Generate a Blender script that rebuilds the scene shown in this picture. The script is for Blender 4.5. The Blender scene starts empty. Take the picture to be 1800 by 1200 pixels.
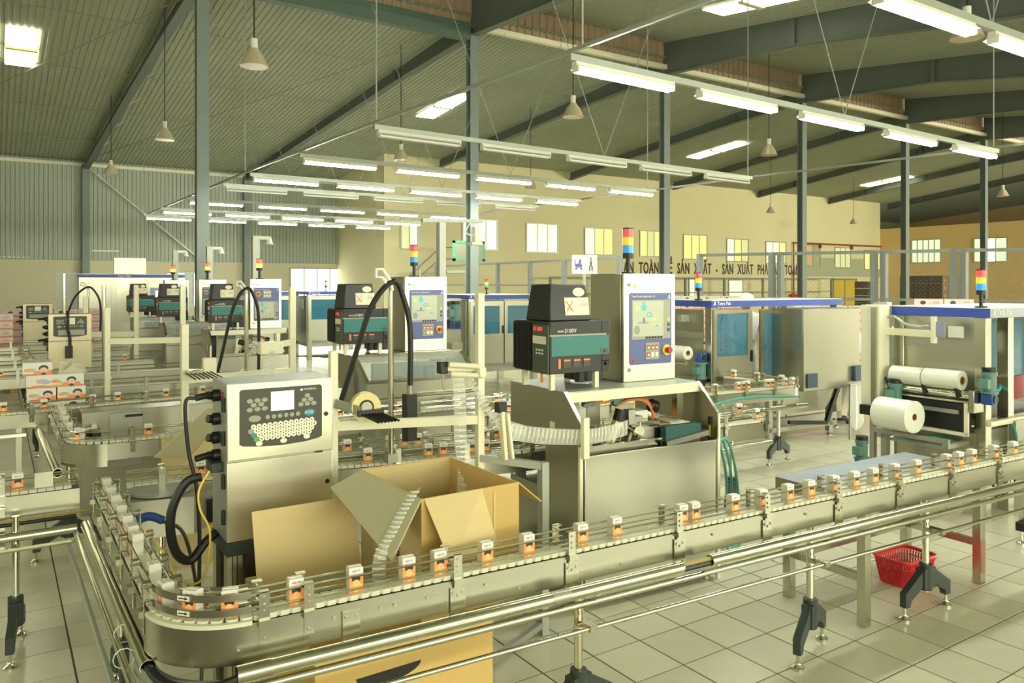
import bpy, bmesh, math, random
from mathutils import Vector, Matrix
random.seed(11)
S = bpy.context.scene
COL = S.collection
PI = math.pi

# ---------------------------------------------------------------- camera, world, lights, exposure
CAMH = 1.8
cd = bpy.data.cameras.new('camera'); cam = bpy.data.objects.new('camera', cd); COL.objects.link(cam)
cam.location = (0, 0, CAMH); cam.rotation_euler = (PI/2, 0, -math.radians(33.5))
cd.sensor_width = 36.0; cd.lens = 36.0*1370/1800; cd.shift_y = -102/1800; cd.clip_end = 300; cd.clip_start = .05
S.camera = cam
S.view_settings.view_transform = 'Standard'; S.view_settings.look = 'None'
S.view_settings.gamma = 1; S.view_settings.use_curve_mapping = False
S.view_settings.exposure = 0.33
w = bpy.data.worlds.new('world'); S.world = w; w.use_nodes = True
w.node_tree.nodes['Background'].inputs[0].default_value = (1, .97, .85, 1)
w.node_tree.nodes['Background'].inputs[1].default_value = .6

def area(name, loc, tgt, sx, sy, power, col=(1, .985, .77)):
    d = bpy.data.lights.new(name, 'AREA'); d.shape = 'RECTANGLE'; d.size = sx; d.size_y = sy; d.energy = power; d.color = col
    o = bpy.data.objects.new(name, d); COL.objects.link(o); o.location = loc
    o.rotation_euler = (Vector(tgt)-Vector(loc)).to_track_quat('-Z', 'Y').to_euler()
    return o
# daylight inferred from behind the camera; no opening is modelled
area('daylight_behind', (6, -9.2, 3.2), (6, 10, 1.2), 22, 3.2, 1500)
area('fill_left', (-5.5, 6, 3.0), (6, 6, 1.0), 14, 3.0, 160)  # added flat fill, no light source known on this side
area('fill_right', (39, -9, 4.4), (36, 28, 3.6), 12, 3.4, 6500)  # added to brighten the office and orange walls, no opening there

# ---------------------------------------------------------------- materials
def nodes_of(m):
    m.use_nodes = True
    nt = m.node_tree
    return nt, nt.nodes['Principled BSDF']
def M(name, col, rough=.5, metal=0., emit=None, es=0., alpha=1., trans=0., var=0., vs=6., bump=0., bs=40., stretch=None, coat=0., rv=0.):
    m = bpy.data.materials.new(name); nt, b = nodes_of(m); N = nt.nodes.new; L = nt.links.new
    c4 = (*col, 1)
    b.inputs['Base Color'].default_value = c4; b.inputs['Roughness'].default_value = rough; b.inputs['Metallic'].default_value = metal
    if emit: b.inputs['Emission Color'].default_value = (*emit, 1); b.inputs['Emission Strength'].default_value = es
    if alpha < 1: b.inputs['Alpha'].default_value = alpha
    if trans: b.inputs['Transmission Weight'].default_value = trans
    if coat: b.inputs['Coat Weight'].default_value = coat
    if var or bump or rv:
        tc = N('ShaderNodeTexCoord'); mp = N('ShaderNodeMapping'); L(tc.outputs['Object'], mp.inputs[0])
        if stretch: mp.inputs['Scale'].default_value = stretch
        nz = N('ShaderNodeTexNoise'); nz.inputs['Scale'].default_value = vs; nz.inputs['Detail'].default_value = 4
        L(mp.outputs[0], nz.inputs[0])
        if var:
            mx = N('ShaderNodeMix'); mx.data_type = 'RGBA'
            mx.inputs[6].default_value = (*[max(0, v*(1-var)) for v in col], 1); mx.inputs[7].default_value = (*[min(1, v*(1+var)) for v in col], 1)
            L(nz.outputs[0], mx.inputs[0]); L(mx.outputs[2], b.inputs['Base Color'])
        if rv:
            mr = N('ShaderNodeMapRange'); mr.inputs[3].default_value = max(.05, rough-rv); mr.inputs[4].default_value = rough+rv
            L(nz.outputs[0], mr.inputs[0]); L(mr.outputs[0], b.inputs['Roughness'])
        if bump:
            n2 = N('ShaderNodeTexNoise'); n2.inputs['Scale'].default_value = bs; L(mp.outputs[0], n2.inputs[0])
            bp = N('ShaderNodeBump'); bp.inputs['Strength'].default_value = bump; bp.inputs['Distance'].default_value = .004
            L(n2.outputs[0], bp.inputs['Height']); L(bp.outputs[0], b.inputs['Normal'])
    return m

def print_mat(name, base, blobs, axis='Y', side=None, rough=.35):
    """flat print on a box: blobs = (cx, cz, a, b, colour) ellipses in object space; kind 'band': cx None -> z < cz"""
    m = bpy.data.materials.new(name); nt, b = nodes_of(m); N = nt.nodes.new; L = nt.links.new
    b.inputs['Roughness'].default_value = rough
    tc = N('ShaderNodeTexCoord'); sp = N('ShaderNodeSeparateXYZ'); L(tc.outputs['Object'], sp.inputs[0])
    X = sp.outputs['X'] if axis == 'Y' else sp.outputs['Y']; Z = sp.outputs['Z']
    def mth(op, a, c):
        n = N('ShaderNodeMath'); n.operation = op
        for i, v in enumerate((a, c)):
            if isinstance(v, (int, float)): n.inputs[i].default_value = v
            else: L(v, n.inputs[i])
        return n.outputs[0]
    cur = None; c0 = base
    for cx, cz, a, bb, col in blobs:
        if cx is None: mask = mth('LESS_THAN', Z, cz)
        else:
            u = mth('DIVIDE', mth('SUBTRACT', X, cx), a); v = mth('DIVIDE', mth('SUBTRACT', Z, cz), bb)
            mask = mth('LESS_THAN', mth('ADD', mth('MULTIPLY', u, u), mth('MULTIPLY', v, v)), 1.0)
        mx = N('ShaderNodeMix'); mx.data_type = 'RGBA'; L(mask, mx.inputs[0])
        if cur is None: mx.inputs[6].default_value = (*c0, 1)
        else: L(cur, mx.inputs[6])
        mx.inputs[7].default_value = (*col, 1); cur = mx.outputs[2]
    if side:
        sn = N('ShaderNodeSeparateXYZ'); L(tc.outputs['Normal'], sn.inputs[0])
        ab = mth('ABSOLUTE', sn.outputs['Y' if axis == 'Y' else 'X'], 0); mk = mth('GREATER_THAN', ab, .5)
        mx = N('ShaderNodeMix'); mx.data_type = 'RGBA'; L(mk, mx.inputs[0]); mx.inputs[6].default_value = (*side, 1); L(cur, mx.inputs[7]); cur = mx.outputs[2]
    L(cur, b.inputs['Base Color'])
    return m

STEEL = M('brushed_steel', (.52, .515, .41), .25, 1., var=.03, vs=2, stretch=(1, 1, .25), rv=.03)
STEELV = M('brushed_steel_sheet', (.48, .475, .38), .30, .98, var=.06, vs=1.6, stretch=(1, 1, .35), rv=.05)
PIPE = M('polished_steel_pipe', (.64, .645, .52), .16, 1., var=.03, vs=3, rv=.03)
GALV = M('galvanised_steel', (.40, .43, .37), .45, .5, var=.08)
DSTEEL = M('dull_steel', (.40, .40, .34), .45, .75, var=.12)
CREAM = M('cream_painted_tube', (.80, .78, .58), .42, .05, var=.05)
CREAMP = M('cream_plastic', (.83, .80, .60), .4, var=.05)
BEAMM = M('grey_green_beam_paint', (.135, .16, .14), .55, 0, var=.12, vs=1.5)
COLM = M('grey_blue_column_paint', (.20, .245, .225), .5, 0, var=.10, vs=1.5)
GREENB = M('dark_green_beam_paint', (.08, .13, .10), .5)
ROOFM = M('roof_sheet', (.38, .41, .30), .6, .1, var=.12, vs=.8)
CORR = M('grey_corrugated_sheet', (.40, .45, .37), .55, .15, var=.08, vs=1.0)
RUST = M('brown_corrugated_sheet', (.40, .29, .19), .6, 0, var=.2, vs=2, stretch=(3, 3, .6))
PLASTER = M('cream_plaster', (.74, .69, .42), .85, 0, var=.05, vs=.7, bump=.1)
PLASTERL = M('beige_plaster', (.66, .62, .42), .85, 0, var=.05, vs=.7, bump=.1)
ORANGEW = M('orange_plaster', (.74, .54, .25), .85, 0, var=.06, vs=.7, bump=.1)
GREYG = M('grey_green_plaster', (.42, .45, .30), .85)
GROUT = M('dark_grout', (.13, .12, .09), .9)
FLOORM = M('distant_floor_tile', (.60, .57, .45), .3, var=.05)
def tile_mat(name):
    m = M(name, (.60, .585, .43), .22, 0, var=.05, vs=9, bump=.03, bs=3)
    nt = m.node_tree; b = nt.nodes['Principled BSDF']
    g = nt.nodes.new('ShaderNodeNewGeometry'); oi = nt.nodes.new('ShaderNodeObjectInfo')
    ad = nt.nodes.new('ShaderNodeMath'); ad.operation = 'ADD'; nt.links.new(g.outputs['Random Per Island'], ad.inputs[0]); nt.links.new(oi.outputs['Random'], ad.inputs[1])
    fr = nt.nodes.new('ShaderNodeMath'); fr.operation = 'FRACT'; nt.links.new(ad.outputs[0], fr.inputs[0])
    mr = nt.nodes.new('ShaderNodeMapRange'); mr.inputs[3].default_value = .90; mr.inputs[4].default_value = 1.06; nt.links.new(fr.outputs[0], mr.inputs[0])
    hs = nt.nodes.new('ShaderNodeHueSaturation'); nt.links.new(mr.outputs[0], hs.inputs['Value'])
    src = b.inputs['Base Color'].links[0].from_socket; nt.links.new(src, hs.inputs['Color']); nt.links.new(hs.outputs[0], b.inputs['Base Color'])
    return m
TILE = tile_mat('floor_tile')
BLACK = M('black_plastic', (.010, .011, .010), .38)
DARK = M('dark_charcoal_plastic', (.018, .022, .019), .42, var=.15)
RUBBER = M('black_rubber_hose', (.009, .010, .0095), .42)
GREYP = M('dark_grey_green_cast', (.035, .048, .043), .5, var=.15)
TEAL = M('teal_painted_metal', (.03, .19, .18), .4, var=.08)
TEALM = M('teal_motor_paint', (.11, .24, .20), .4, var=.1)
BLUEM = M('blue_gearbox_paint', (.02, .08, .30), .35)
HEADB = M('blue_header_paint', (.035, .075, .36), .35)
HEADG = M('lit_header_and_grey_blue_panel', (.26, .31, .40), .35)  # header blue as seen in light, put into colour; also grey blue panels
HEADT = M('pale_header_top', (.70, .70, .60), .4)
PANELB = M('blue_control_panel', (.10, .13, .32), .35)
DOORW = M('bright_brushed_door', (.78, .775, .62), .29, .88, var=.03, vs=2, stretch=(1, 1, .4), rv=.03)
WHITE = M('white_plastic', (.80, .80, .74), .4)
OFFW = M('offwhite_paint', (.74, .74, .62), .45)
CHAIN = M('cream_chain_plastic', (.70, .70, .54), .42, var=.08)
KEYG = M('grey_key', (.34, .36, .28), .4)
KEYW = M('white_key', (.85, .84, .70), .35)
KEYB = M('blue_key', (.04, .28, .42), .35)
KEYGR = M('green_key', (.14, .42, .07), .35)
KEYPAD = M('olive_charcoal_keypad', (.060, .060, .042), .45)
RED = M('red_plastic', (.55, .03, .025), .35)
YEL = M('yellow_plastic', (.80, .62, .04), .4)
ORANGE = M('orange_cable', (.72, .26, .08), .45)
TEALC = M('teal_hose', (.05, .30, .25), .4)
YELC = M('yellow_cable', (.78, .55, .08), .45)
CYANC = M('cyan_hose', (.05, .45, .55), .35)
CARD = M('cardboard', (.64, .505, .25), .75, var=.06, vs=5, stretch=(1, 1, 6))
CARDO = M('orange_cardboard', (.62, .43, .15), .7, var=.06, vs=4)
CARDI = M('cardboard_inside', (.56, .45, .22), .8, var=.05)
CARDG = M('grey_green_cardboard_flap', (.47, .45, .27), .8, var=.05)
INK = M('black_ink', (.02, .02, .02), .6)
INKB = M('dark_brown_paint', (.07, .045, .025), .7)
WTXT = M('white_lettering', (.85, .85, .80), .5)
FILM = M('wrapped_film', (.80, .81, .70), .25, var=.05, coat=.4)
CLEARF = M('clear_strip_film', (.80, .82, .74), .25, alpha=.42)
STRAW = M('white_straw', (.88, .88, .80), .35)
TAPE = M('yellow_tape', (.80, .72, .30), .3, coat=.3)
CORE = M('brown_card_core', (.36, .20, .08), .7)
GLASSB = M('blue_tinted_pane', (.05, .22, .33), .08, 0, alpha=.62)
GLASS = M('clear_pane', (.55, .62, .58), .06, 0, alpha=.30)
PLEXI = M('clear_guide_plastic', (.75, .78, .70), .1, alpha=.35)
BLUEST = M('blue_grey_plate', (.30, .35, .40), .38, .5, var=.15, vs=12)
LAMPM = M('lit_tube', (1, 1, 1), .4, emit=(.985, 1, .89), es=75.)
REFL = M('white_reflector', (.85, .86, .80), .35)
SKYL = M('skylight_panel', (.9, .9, .8), .5, emit=(1, .96, .74), es=4.5)
WINL = M('lit_window_pale', (.7, .75, .6), .3, emit=(.80, .90, .62), es=.62)
WINY = M('lit_window_yellow', (.8, .7, .3), .3, emit=(.90, .74, .22), es=.6)
WINW = M('lit_window_bright', (.9, .9, .8), .3, emit=(1, .99, .88), es=3.0)
WINO = M('lit_window_olive', (.5, .5, .3), .3, emit=(.55, .58, .25), es=.6)
SCRW = M('lit_screen', (.9, .9, 1), .3, emit=(.93, .95, 1), es=1.3)
REDL = M('red_lens', (.75, .05, .06), .25, emit=(1, .10, .10), es=.35)
ORAL = M('amber_lens', (.95, .45, .03), .25, emit=(1, .50, .02), es=.5)
BLUL = M('blue_lens', (.02, .26, .62), .25, emit=(.02, .30, .75), es=.35)
GRNL = M('green_lens', (.03, .40, .32), .25, emit=(.05, .55, .42), es=.35)
YELL = M('yellow_lens', (.9, .75, .03), .25, emit=(1, .80, .05), es=.4)
LITO = M('amber_lens_lit', (1, .6, .1), .25, emit=(1, .55, .05), es=2.2)
LITR = M('red_lens_lit', (1, .1, .05), .25, emit=(1, .12, .04), es=1.2)
PAPER = M('white_paper', (.78, .78, .66), .7)
PAPERY = M('cream_label', (.80, .77, .60), .6)
PIPER = M('red_fire_pipe', (.32, .07, .03), .5)
MESHM = M('fence_wire', (.30, .31, .24), .5, .4)
FENCEM = M('grey_fence_paint', (.23, .26, .235), .5)
BRASS = M('dull_yellow_cable', (.34, .27, .08), .5)
SKIN = M('skin', (.55, .34, .22), .5)
COAT = M('white_coat_cloth', (.80, .80, .76), .8, bump=.2, bs=8)
TROUS = M('pale_grey_trousers', (.58, .57, .52), .85, bump=.2, bs=10)
SHOE = M('black_shoe', (.03, .03, .03), .4)
BASKET = M('red_basket_plastic', (.62, .02, .03), .35)
HAIR = (.035, .03, .028); FACE = (.95, .50, .20); OR = (.86, .25, .04); WH = (.84, .84, .78)
PACK = print_mat('milk_carton_print', WH, [(None, .054, 0, 0, (.93, .33, .09)), (None, .004, 0, 0, (.85, .24, .06)), (0, .046, .0150, .0125, HAIR), (-.016, .02, .006, .008, (.95, .45, .15)), (.015, .018, .007, .01, (.95, .5, .2)), (0, .029, .0125, .013, (1., .55, .24)), (0, .009, .008, .009, (.80, .55, .2)), (-.006, .071, .009, .0035, (.75, .30, .30)), (.009, .072, .006, .003, (.35, .5, .75))], 'Y', side=(.66, .64, .55))
def kid(cx, s=1.): return [(cx-.045*s, .02, .03*s, .018, (.9, .32, .08)), (cx+.045*s, .02, .025*s, .02, (.9, .30, .06)), (cx, .058, .036*s, .026, HAIR), (cx, .042, .028*s, .024, (.85, .55, .42)), (cx, .012, .018*s, .012, (.06, .06, .08))]
def case_mat(name, kids, extra=[]): return print_mat(name, (.78, .80, .74), [(None, .014, 0, 0, (.85, .22, .06))]+extra+sum([kid(k) for k in kids], []), 'Y', side=(.72, .70, .62))
CASE1 = case_mat('case_print_long', [.12], [(-.10, .055, .045, .02, (.75, .45, .50)), (-.07, .045, .035, .016, (.35, .55, .75)), (.0, .05, .035, .016, (.88, .36, .12)), (.03, .04, .02, .012, (.4, .62, .3)), (-.12, .012, .06, .012, (.9, .3, .08)), (0, .012, .05, .010, (.92, .42, .16))])
CASE2 = case_mat('case_print_short', [.045], [(-.06, .045, .04, .016, (.88, .36, .12)), (-.03, .045, .016, .012, (.4, .62, .3)), (-.05, .03, .04, .006, (.55, .62, .72))])
CASEF = print_mat('far_case_print', (.72, .62, .54), [(None, .03, 0, 0, (.70, .24, .14)), (-.08, .075, .04, .03, HAIR), (.1, .07, .05, .03, (.62, .42, .5)), (.02, .05, .03, .03, (.8, .5, .35))], 'Y', side=(.62, .46, .36))
BROWNC = print_mat('brown_case_print', (.13, .09, .05), [(-.09, .10, .045, .06, (.50, .30, .22)), (.12, .10, .03, .06, (.48, .26, .20)), (-.09, .10, .02, .045, (.55, .45, .36))], 'Y', side=(.12, .08, .045))
SCRG = print_mat('applicator_screen', (.50, .54, .42), [(-.045, .075, .022, .022, (.10, .52, .56)), (-.045, .10, .012, .013, (.10, .52, .56)), (-.10, .07, .016, .016, (.72, .66, .25)), (0, .03, .024, .017, (.12, .50, .58)), (.0, .03, .013, .008, (.55, .58, .45)), (.06, -.035, .030, .010, (.68, .66, .28)), (.035, .0, .03, .008, (.70, .68, .30)), (.06, -.04, .016, .009, (.14, .52, .50)), (-.05, -.02, .045, .008, (.33, .36, .30)), (-.10, -.065, .024, .028, (.30, .33, .28)), (-.045, -.005, .007, .018, (.10, .14, .38))], 'Y', rough=.25)
SIGNF = print_mat('truck_walker_sign', (.80, .80, .76), [(-.15, .17, .09, .05, (.10, .12, .35)), (-.12, .26, .035, .06, (.10, .12, .35)), (-.21, .10, .03, .03, (.10, .12, .35)), (-.09, .10, .03, .03, (.10, .12, .35)), (-.24, .24, .012, .10, (.10, .12, .35)), (.15, .22, .028, .08, (.10, .12, .18)), (.15, .33, .025, .025, (.10, .12, .18)), (.18, .10, .02, .07, (.10, .12, .18)), (.12, .10, .02, .07, (.10, .12, .18)), (0, .2, .004, .3, (.4, .4, .4))], 'Y')
DIAG = print_mat('warning_label_print', (.76, .73, .54), [(-.05, .02, .03, .045, (.55, .50, .42)), (-.05, .02, .024, .036, (.76, .73, .54)), (.05, .01, .035, .012, (.6, .5, .42)), (.045, .04, .02, .014, (.55, .55, .45)), (.045, .04, .014, .009, (.76, .73, .54))], 'Y')

# ---------------------------------------------------------------- mesh helpers
class MB:
    def __init__(s): s.b = bmesh.new()
    def f(s, vs, mi=0, sm=False):
        try: fc = s.b.faces.new(vs)
        except ValueError: return None
        fc.material_index = mi; fc.smooth = sm; return fc
    def v(s, p): return s.b.verts.new(p)
    def box(s, x0, x1, y0, y1, z0, z1, mi=0):
        if x0 > x1: x0, x1 = x1, x0
        if y0 > y1: y0, y1 = y1, y0
        if z0 > z1: z0, z1 = z1, z0
        v = [s.v((x, y, z)) for z in (z0, z1) for y in (y0, y1) for x in (x0, x1)]
        for q in ((0, 2, 3, 1), (4, 5, 7, 6), (0, 1, 5, 4), (2, 6, 7, 3), (0, 4, 6, 2), (1, 3, 7, 5)): s.f([v[i] for i in q], mi)
        return s
    def bar(s, p, q, wd, ht, mi=0, up=(0, 0, 1)):
        p, q = Vector(p), Vector(q); d = (q-p).normalized(); u = Vector(up)
        if abs(d.dot(u)) > .98: u = Vector((0, 1, 0))
        a = d.cross(u).normalized()*wd/2; c = a.cross(d).normalized()*ht/2
        v = [s.v(o+sa*a+sc*c) for o in (p, q) for sa, sc in ((-1, -1), (1, -1), (1, 1), (-1, 1))]
        s.f(v[0:4][::-1], mi); s.f(v[4:8], mi)
        for i in range(4): s.f([v[i], v[(i+1) % 4], v[4+(i+1) % 4], v[4+i]], mi)
        return s
    def cyl(s, p, q, r, n=12, r2=None, mi=0, cap=True):
        p, q = Vector(p), Vector(q); d = (q-p).normalized(); r2 = r if r2 is None else r2
        u = Vector((0, 0, 1)) if abs(d.z) < .9 else Vector((1, 0, 0))
        a = d.cross(u).normalized(); c = d.cross(a)
        A = [s.v(p+r*(math.cos(2*PI*i/n)*a+math.sin(2*PI*i/n)*c)) for i in range(n)]
        B = [s.v(q+r2*(math.cos(2*PI*i/n)*a+math.sin(2*PI*i/n)*c)) for i in range(n)]
        for i in range(n): s.f([A[i], B[i], B[(i+1) % n], A[(i+1) % n]], mi, True)
        if cap: s.f(A, mi); s.f(B[::-1], mi)
        return s
    def ring(s, p, q, ro, ri, n=24, mi=0, mi2=None):
        p, q = Vector(p), Vector(q); d = (q-p).normalized()
        u = Vector((0, 0, 1)) if abs(d.z) < .9 else Vector((1, 0, 0))
        a = d.cross(u).normalized(); c = d.cross(a); mi2 = mi if mi2 is None else mi2
        R = [[s.v(o+r*(math.cos(2*PI*i/n)*a+math.sin(2*PI*i/n)*c)) for i in range(n)] for o, r in ((p, ro), (q, ro), (q, ri), (p, ri))]
        for k in range(4):
            A, B = R[k], R[(k+1) % 4]
            for i in range(n): s.f([A[i], B[i], B[(i+1) % n], A[(i+1) % n]], mi2 if k == 2 else mi, k in (0, 2))
        return s
    def tube(s, pts, r, n=8, mi=0, cap=True):
        pts = [Vector(p) for p in pts]; prev = None; rings = []
        for i, p in enumerate(pts):
            d = (pts[min(i+1, len(pts)-1)]-pts[max(i-1, 0)]).normalized()
            if prev is None:
                u = Vector((0, 0, 1)) if abs(d.z) < .9 else Vector((1, 0, 0)); a = d.cross(u).normalized()
            else: a = (prev-d*prev.dot(d)).normalized()
            prev = a; c = d.cross(a); rr = r[i] if isinstance(r, (list, tuple)) else r
            rings.append([s.v(p+rr*(math.cos(2*PI*k/n)*a+math.sin(2*PI*k/n)*c)) for k in range(n)])
        for A, B in zip(rings, rings[1:]):
            for k in range(n): s.f([A[k], B[k], B[(k+1) % n], A[(k+1) % n]], mi, True)
        if cap: s.f(rings[0], mi); s.f(rings[-1][::-1], mi)
        return s
    def prism(s, poly, h0, h1, ax='z', mi=0, smooth=False):
        def P(u, v, h): return (h, u, v) if ax == 'x' else ((u, h, v) if ax == 'y' else (u, v, h))
        A = [s.v(P(u, v, h0)) for u, v in poly]; B = [s.v(P(u, v, h1)) for u, v in poly]; n = len(poly)
        s.f(A, mi); s.f(B[::-1], mi)
        for i in range(n): s.f([A[i], B[i], B[(i+1) % n], A[(i+1) % n]], mi, smooth)
        return s
    def lathe(s, prof, o=(0, 0, 0), n=16, mi=0):
        o = Vector(o); R = [[s.v(o+Vector((r*math.cos(2*PI*i/n), r*math.sin(2*PI*i/n), z))) for i in range(n)] for r, z in prof]
        for A, B in zip(R, R[1:]):
            for i in range(n): s.f([A[i], A[(i+1) % n], B[(i+1) % n], B[i]], mi, True)
        if prof[0][0] > 1e-4: s.f(R[0][::-1], mi)
        if prof[-1][0] > 1e-4: s.f(R[-1], mi)
        return s
    def plate(s, quad, th, mi=0):
        q = [Vector(p) for p in quad]; n = (q[1]-q[0]).cross(q[2]-q[0]).normalized()*th
        A = [s.v(p) for p in q]; B = [s.v(p+n) for p in q]; k = len(q)
        s.f(A[::-1], mi); s.f(B, mi)
        for i in range(k): s.f([A[i], A[(i+1) % k], B[(i+1) % k], B[i]], mi)
        return s
    def sweep(s, pts, sec, mi=0, closed_ends=True, smooth=False):
        """pts: list of (x,y) path; sec: list of (offset to the left, z) closed section"""
        nr = normals(pts); rings = []
        for (x, y), (nx, ny) in zip(pts, nr): rings.append([s.v((x+nx*o, y+ny*o, z)) for o, z in sec])
        m = len(sec)
        for A, B in zip(rings, rings[1:]):
            for k in range(m): s.f([A[k], A[(k+1) % m], B[(k+1) % m], B[k]], mi, smooth)
        if closed_ends: s.f(rings[0][::-1], mi); s.f(rings[-1], mi)
        return s
    def mesh(s, name, mats):
        bmesh.ops.recalc_face_normals(s.b, faces=s.b.faces[:])
        me = bpy.data.meshes.new(name); s.b.to_mesh(me); s.b.free(); me.set_sharp_from_angle(angle=.65)
        for m in (mats if isinstance(mats, (list, tuple)) else [mats]): me.materials.append(m)
        return me
    def obj(s, name, mats, parent=None, bev=0, label=None, kind=None, seg=2):
        o = bpy.data.objects.new(name, s.mesh(name, mats)); COL.objects.link(o)
        if parent: o.parent = parent
        if bev:
            bm = o.modifiers.new('bevel', 'BEVEL'); bm.width = bev; bm.segments = seg; bm.limit_method = 'ANGLE'; bm.angle_limit = .9
        if label: o['label'] = label
        if kind: o['kind'] = kind
        return o
def normals(pts):
    out = []
    for i in range(len(pts)):
        a = pts[max(i-1, 0)]; b = pts[min(i+1, len(pts)-1)]; p = pts[i]
        d1 = Vector((p[0]-a[0], p[1]-a[1])); d2 = Vector((b[0]-p[0], b[1]-p[1]))
        if d1.length < 1e-6: d1 = d2
        if d2.length < 1e-6: d2 = d1
        d1.normalize(); d2.normalize(); t = (d1+d2).normalized(); k = 1/max(.5, t.dot(d1))
        out.append((-t.y*k, t.x*k))
    return out
def fillet(pts, n=8):
    """[(x,y,r)] -> polyline with rounded corners"""
    out = []
    for i, p in enumerate(pts):
        r = p[2] if len(p) > 2 else 0
        if i in (0, len(pts)-1) or r == 0: out.append((p[0], p[1])); continue
        P = Vector(p[:2]); a = (Vector(pts[i-1][:2])-P).normalized(); b = (Vector(pts[i+1][:2])-P).normalized()
        ang = a.angle(b); t = r/math.tan(ang/2); c = P+(a+b).normalized()*(r/math.sin(ang/2))
        s0 = P+a*t-c; s1 = P+b*t-c; tot = s0.angle_signed(s1)
        for k in range(n+1):
            th = -tot*k/n; cs, sn = math.cos(th), math.sin(th)
            out.append((c.x+s0.x*cs-s0.y*sn, c.y+s0.x*sn+s0.y*cs))
    return out
def along(pts, s):
    for a, b in zip(pts, pts[1:]):
        L = math.dist(a, b)
        if s <= L or b is pts[-1]:
            t = s/L if L else 0
            return (a[0]+(b[0]-a[0])*t, a[1]+(b[1]-a[1])*t, math.atan2(b[1]-a[1], b[0]-a[0]))
        s -= L
def plen(pts): return sum(math.dist(a, b) for a, b in zip(pts, pts[1:]))
def empty(name, loc=(0, 0, 0), rz=0.):
    o = bpy.data.objects.new(name, None); COL.objects.link(o); o.location = loc; o.rotation_euler = (0, 0, rz); o.empty_display_size = .1
    return o
def tag(o, label, cat, group=None):
    o['label'] = label; o['category'] = cat
    if group: o['group'] = group
    return o
def thing(name, label, cat, loc=(0, 0, 0), deg=0., group=None):
    return tag(empty(name, loc, math.radians(deg)), label, cat, group)
def struct(o): o['kind'] = 'structure'; return o
def inst(name, me, parent=None, loc=(0, 0, 0), rz=0., rot=None, sc=None):
    o = bpy.data.objects.new(name, me); COL.objects.link(o); o.location = loc; o.rotation_euler = rot or (0, 0, rz)
    if parent: o.parent = parent
    if sc: o.scale = sc
    return o
def dup(root, loc, rz, label, group=None):
    r = root.copy(); COL.objects.link(r); r.location = loc; r.rotation_euler = (0, 0, rz); r['label'] = label
    if group: r['group'] = group
    for ch in list(root.children):
        c = ch.copy(); COL.objects.link(c); c.parent = r
        for g in list(ch.children):
            d = g.copy(); COL.objects.link(d); d.parent = c
    return r
def text(name, body, size, mat, parent, loc, rot=(PI/2, 0, 0), ext=.001, sx=1., align='LEFT', spacing=1., bold=0.):
    cu = bpy.data.curves.new('lettering', 'FONT'); cu.body = body; cu.size = size; cu.extrude = ext; cu.align_x = align; cu.space_character = spacing
    cu.resolution_u = 3; cu.offset = bold
    t = bpy.data.objects.new('lettering', cu); COL.objects.link(t)
    bpy.context.view_layer.update()
    me = bpy.data.meshes.new_from_object(t); bpy.data.objects.remove(t); bpy.data.curves.remove(cu)
    me.materials.clear(); me.materials.append(mat)
    o = inst(name, me, parent, loc, rot=rot, sc=(sx, 1, 1)); return o
def spline(pts, n=6):
    P = [Vector(p) for p in pts]; out = []
    for i in range(len(P)-1):
        a, b, c, d = P[max(i-1, 0)], P[i], P[i+1], P[min(i+2, len(P)-1)]
        for k in range(n):
            t = k/n; out.append(.5*((2*b)+(c-a)*t+(2*a-5*b+4*c-d)*t*t+(3*b-a-3*c+d)*t**3))
    out.append(P[-1]); return out
def ordn(i): return ['first', 'second', 'third', 'fourth', 'fifth', 'sixth', 'seventh', 'eighth', 'ninth', 'tenth'][i] if i < 10 else '%d%s' % (i+1, 'th' if (i+1) % 100 in (11, 12, 13) else {1: 'st', 2: 'nd', 3: 'rd'}.get((i+1) % 10, 'th'))
# ---------------------------------------------------------------- the hall: floor, walls, roof
YL, YO, YR = 33.0, 28.0, 15.6           # far corrugated wall, office wall, ridge line
fl = struct(MB().box(-8, 70, -11, 36, -.05, -.004).obj('floor', [GROUT]))
far = MB()
tiles = []
def cam_px(x, y, z=0):
    s, c = math.sin(math.radians(33.5)), math.cos(math.radians(33.5))
    d = x*s+y*c; a = x*c-y*s
    if d < .5: return None
    return (900+1370*a/d, 498-1370*(z-CAMH)/d, d)
T = .3
for i in range(-8, 60):
    for j in range(-2, 70):
        x = .007+i*T; y = .224+j*T
        p = cam_px(x+.15, y+.15)
        if p and -700 < p[0] < 3400 and p[1] < 2600: tiles.append((p[2], x, y))
tiles.sort()
tm = MB().prism([(.0048, .0048), (.2952, .0048), (.2952, .2952), (.0048, .2952)], -.006, 0).mesh('tile', [TILE])
vis = [t for t in tiles if -60 < cam_px(t[1]+.15, t[2]+.15)[0] < 1860 and cam_px(t[1]+.15, t[2]+.15)[1] < 1240 and not (t[1] < .45 and t[2] > 4.7) and not (1.3 < t[1] < 3.6 and 3.4 < t[2] < 4.2)]
near300 = vis[:298]; ns = set(near300)
for d, x, y in near300: inst('tile', tm, fl, (x, y, random.uniform(-.0006, .0004)))
rest = MB()
for t in tiles:
    if t in ns: continue
    d, x, y = t
    if d > 19: continue
    if d < 12: rest.box(x+.004, x+.296, y+.004, y+.296, -.006, 0)
    else: rest.f([rest.v((x+.006, y+.006, 0)), rest.v((x+.294, y+.006, 0)), rest.v((x+.294, y+.294, 0)), rest.v((x+.006, y+.294, 0))])
rest.obj('tile_field', [TILE], fl, kind='stuff')
MB().box(-8, 70, 19.2, 36, -.02, -.001).box(13.5, 70, -11, 19.2, -.02, -.001).box(-8, 13.5, -11, -.376, -.02, -.002).box(-8, -2.39, -.376, 19.2, -.02, -.002).obj('distant_paving', [FLOORM], fl)

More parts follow.
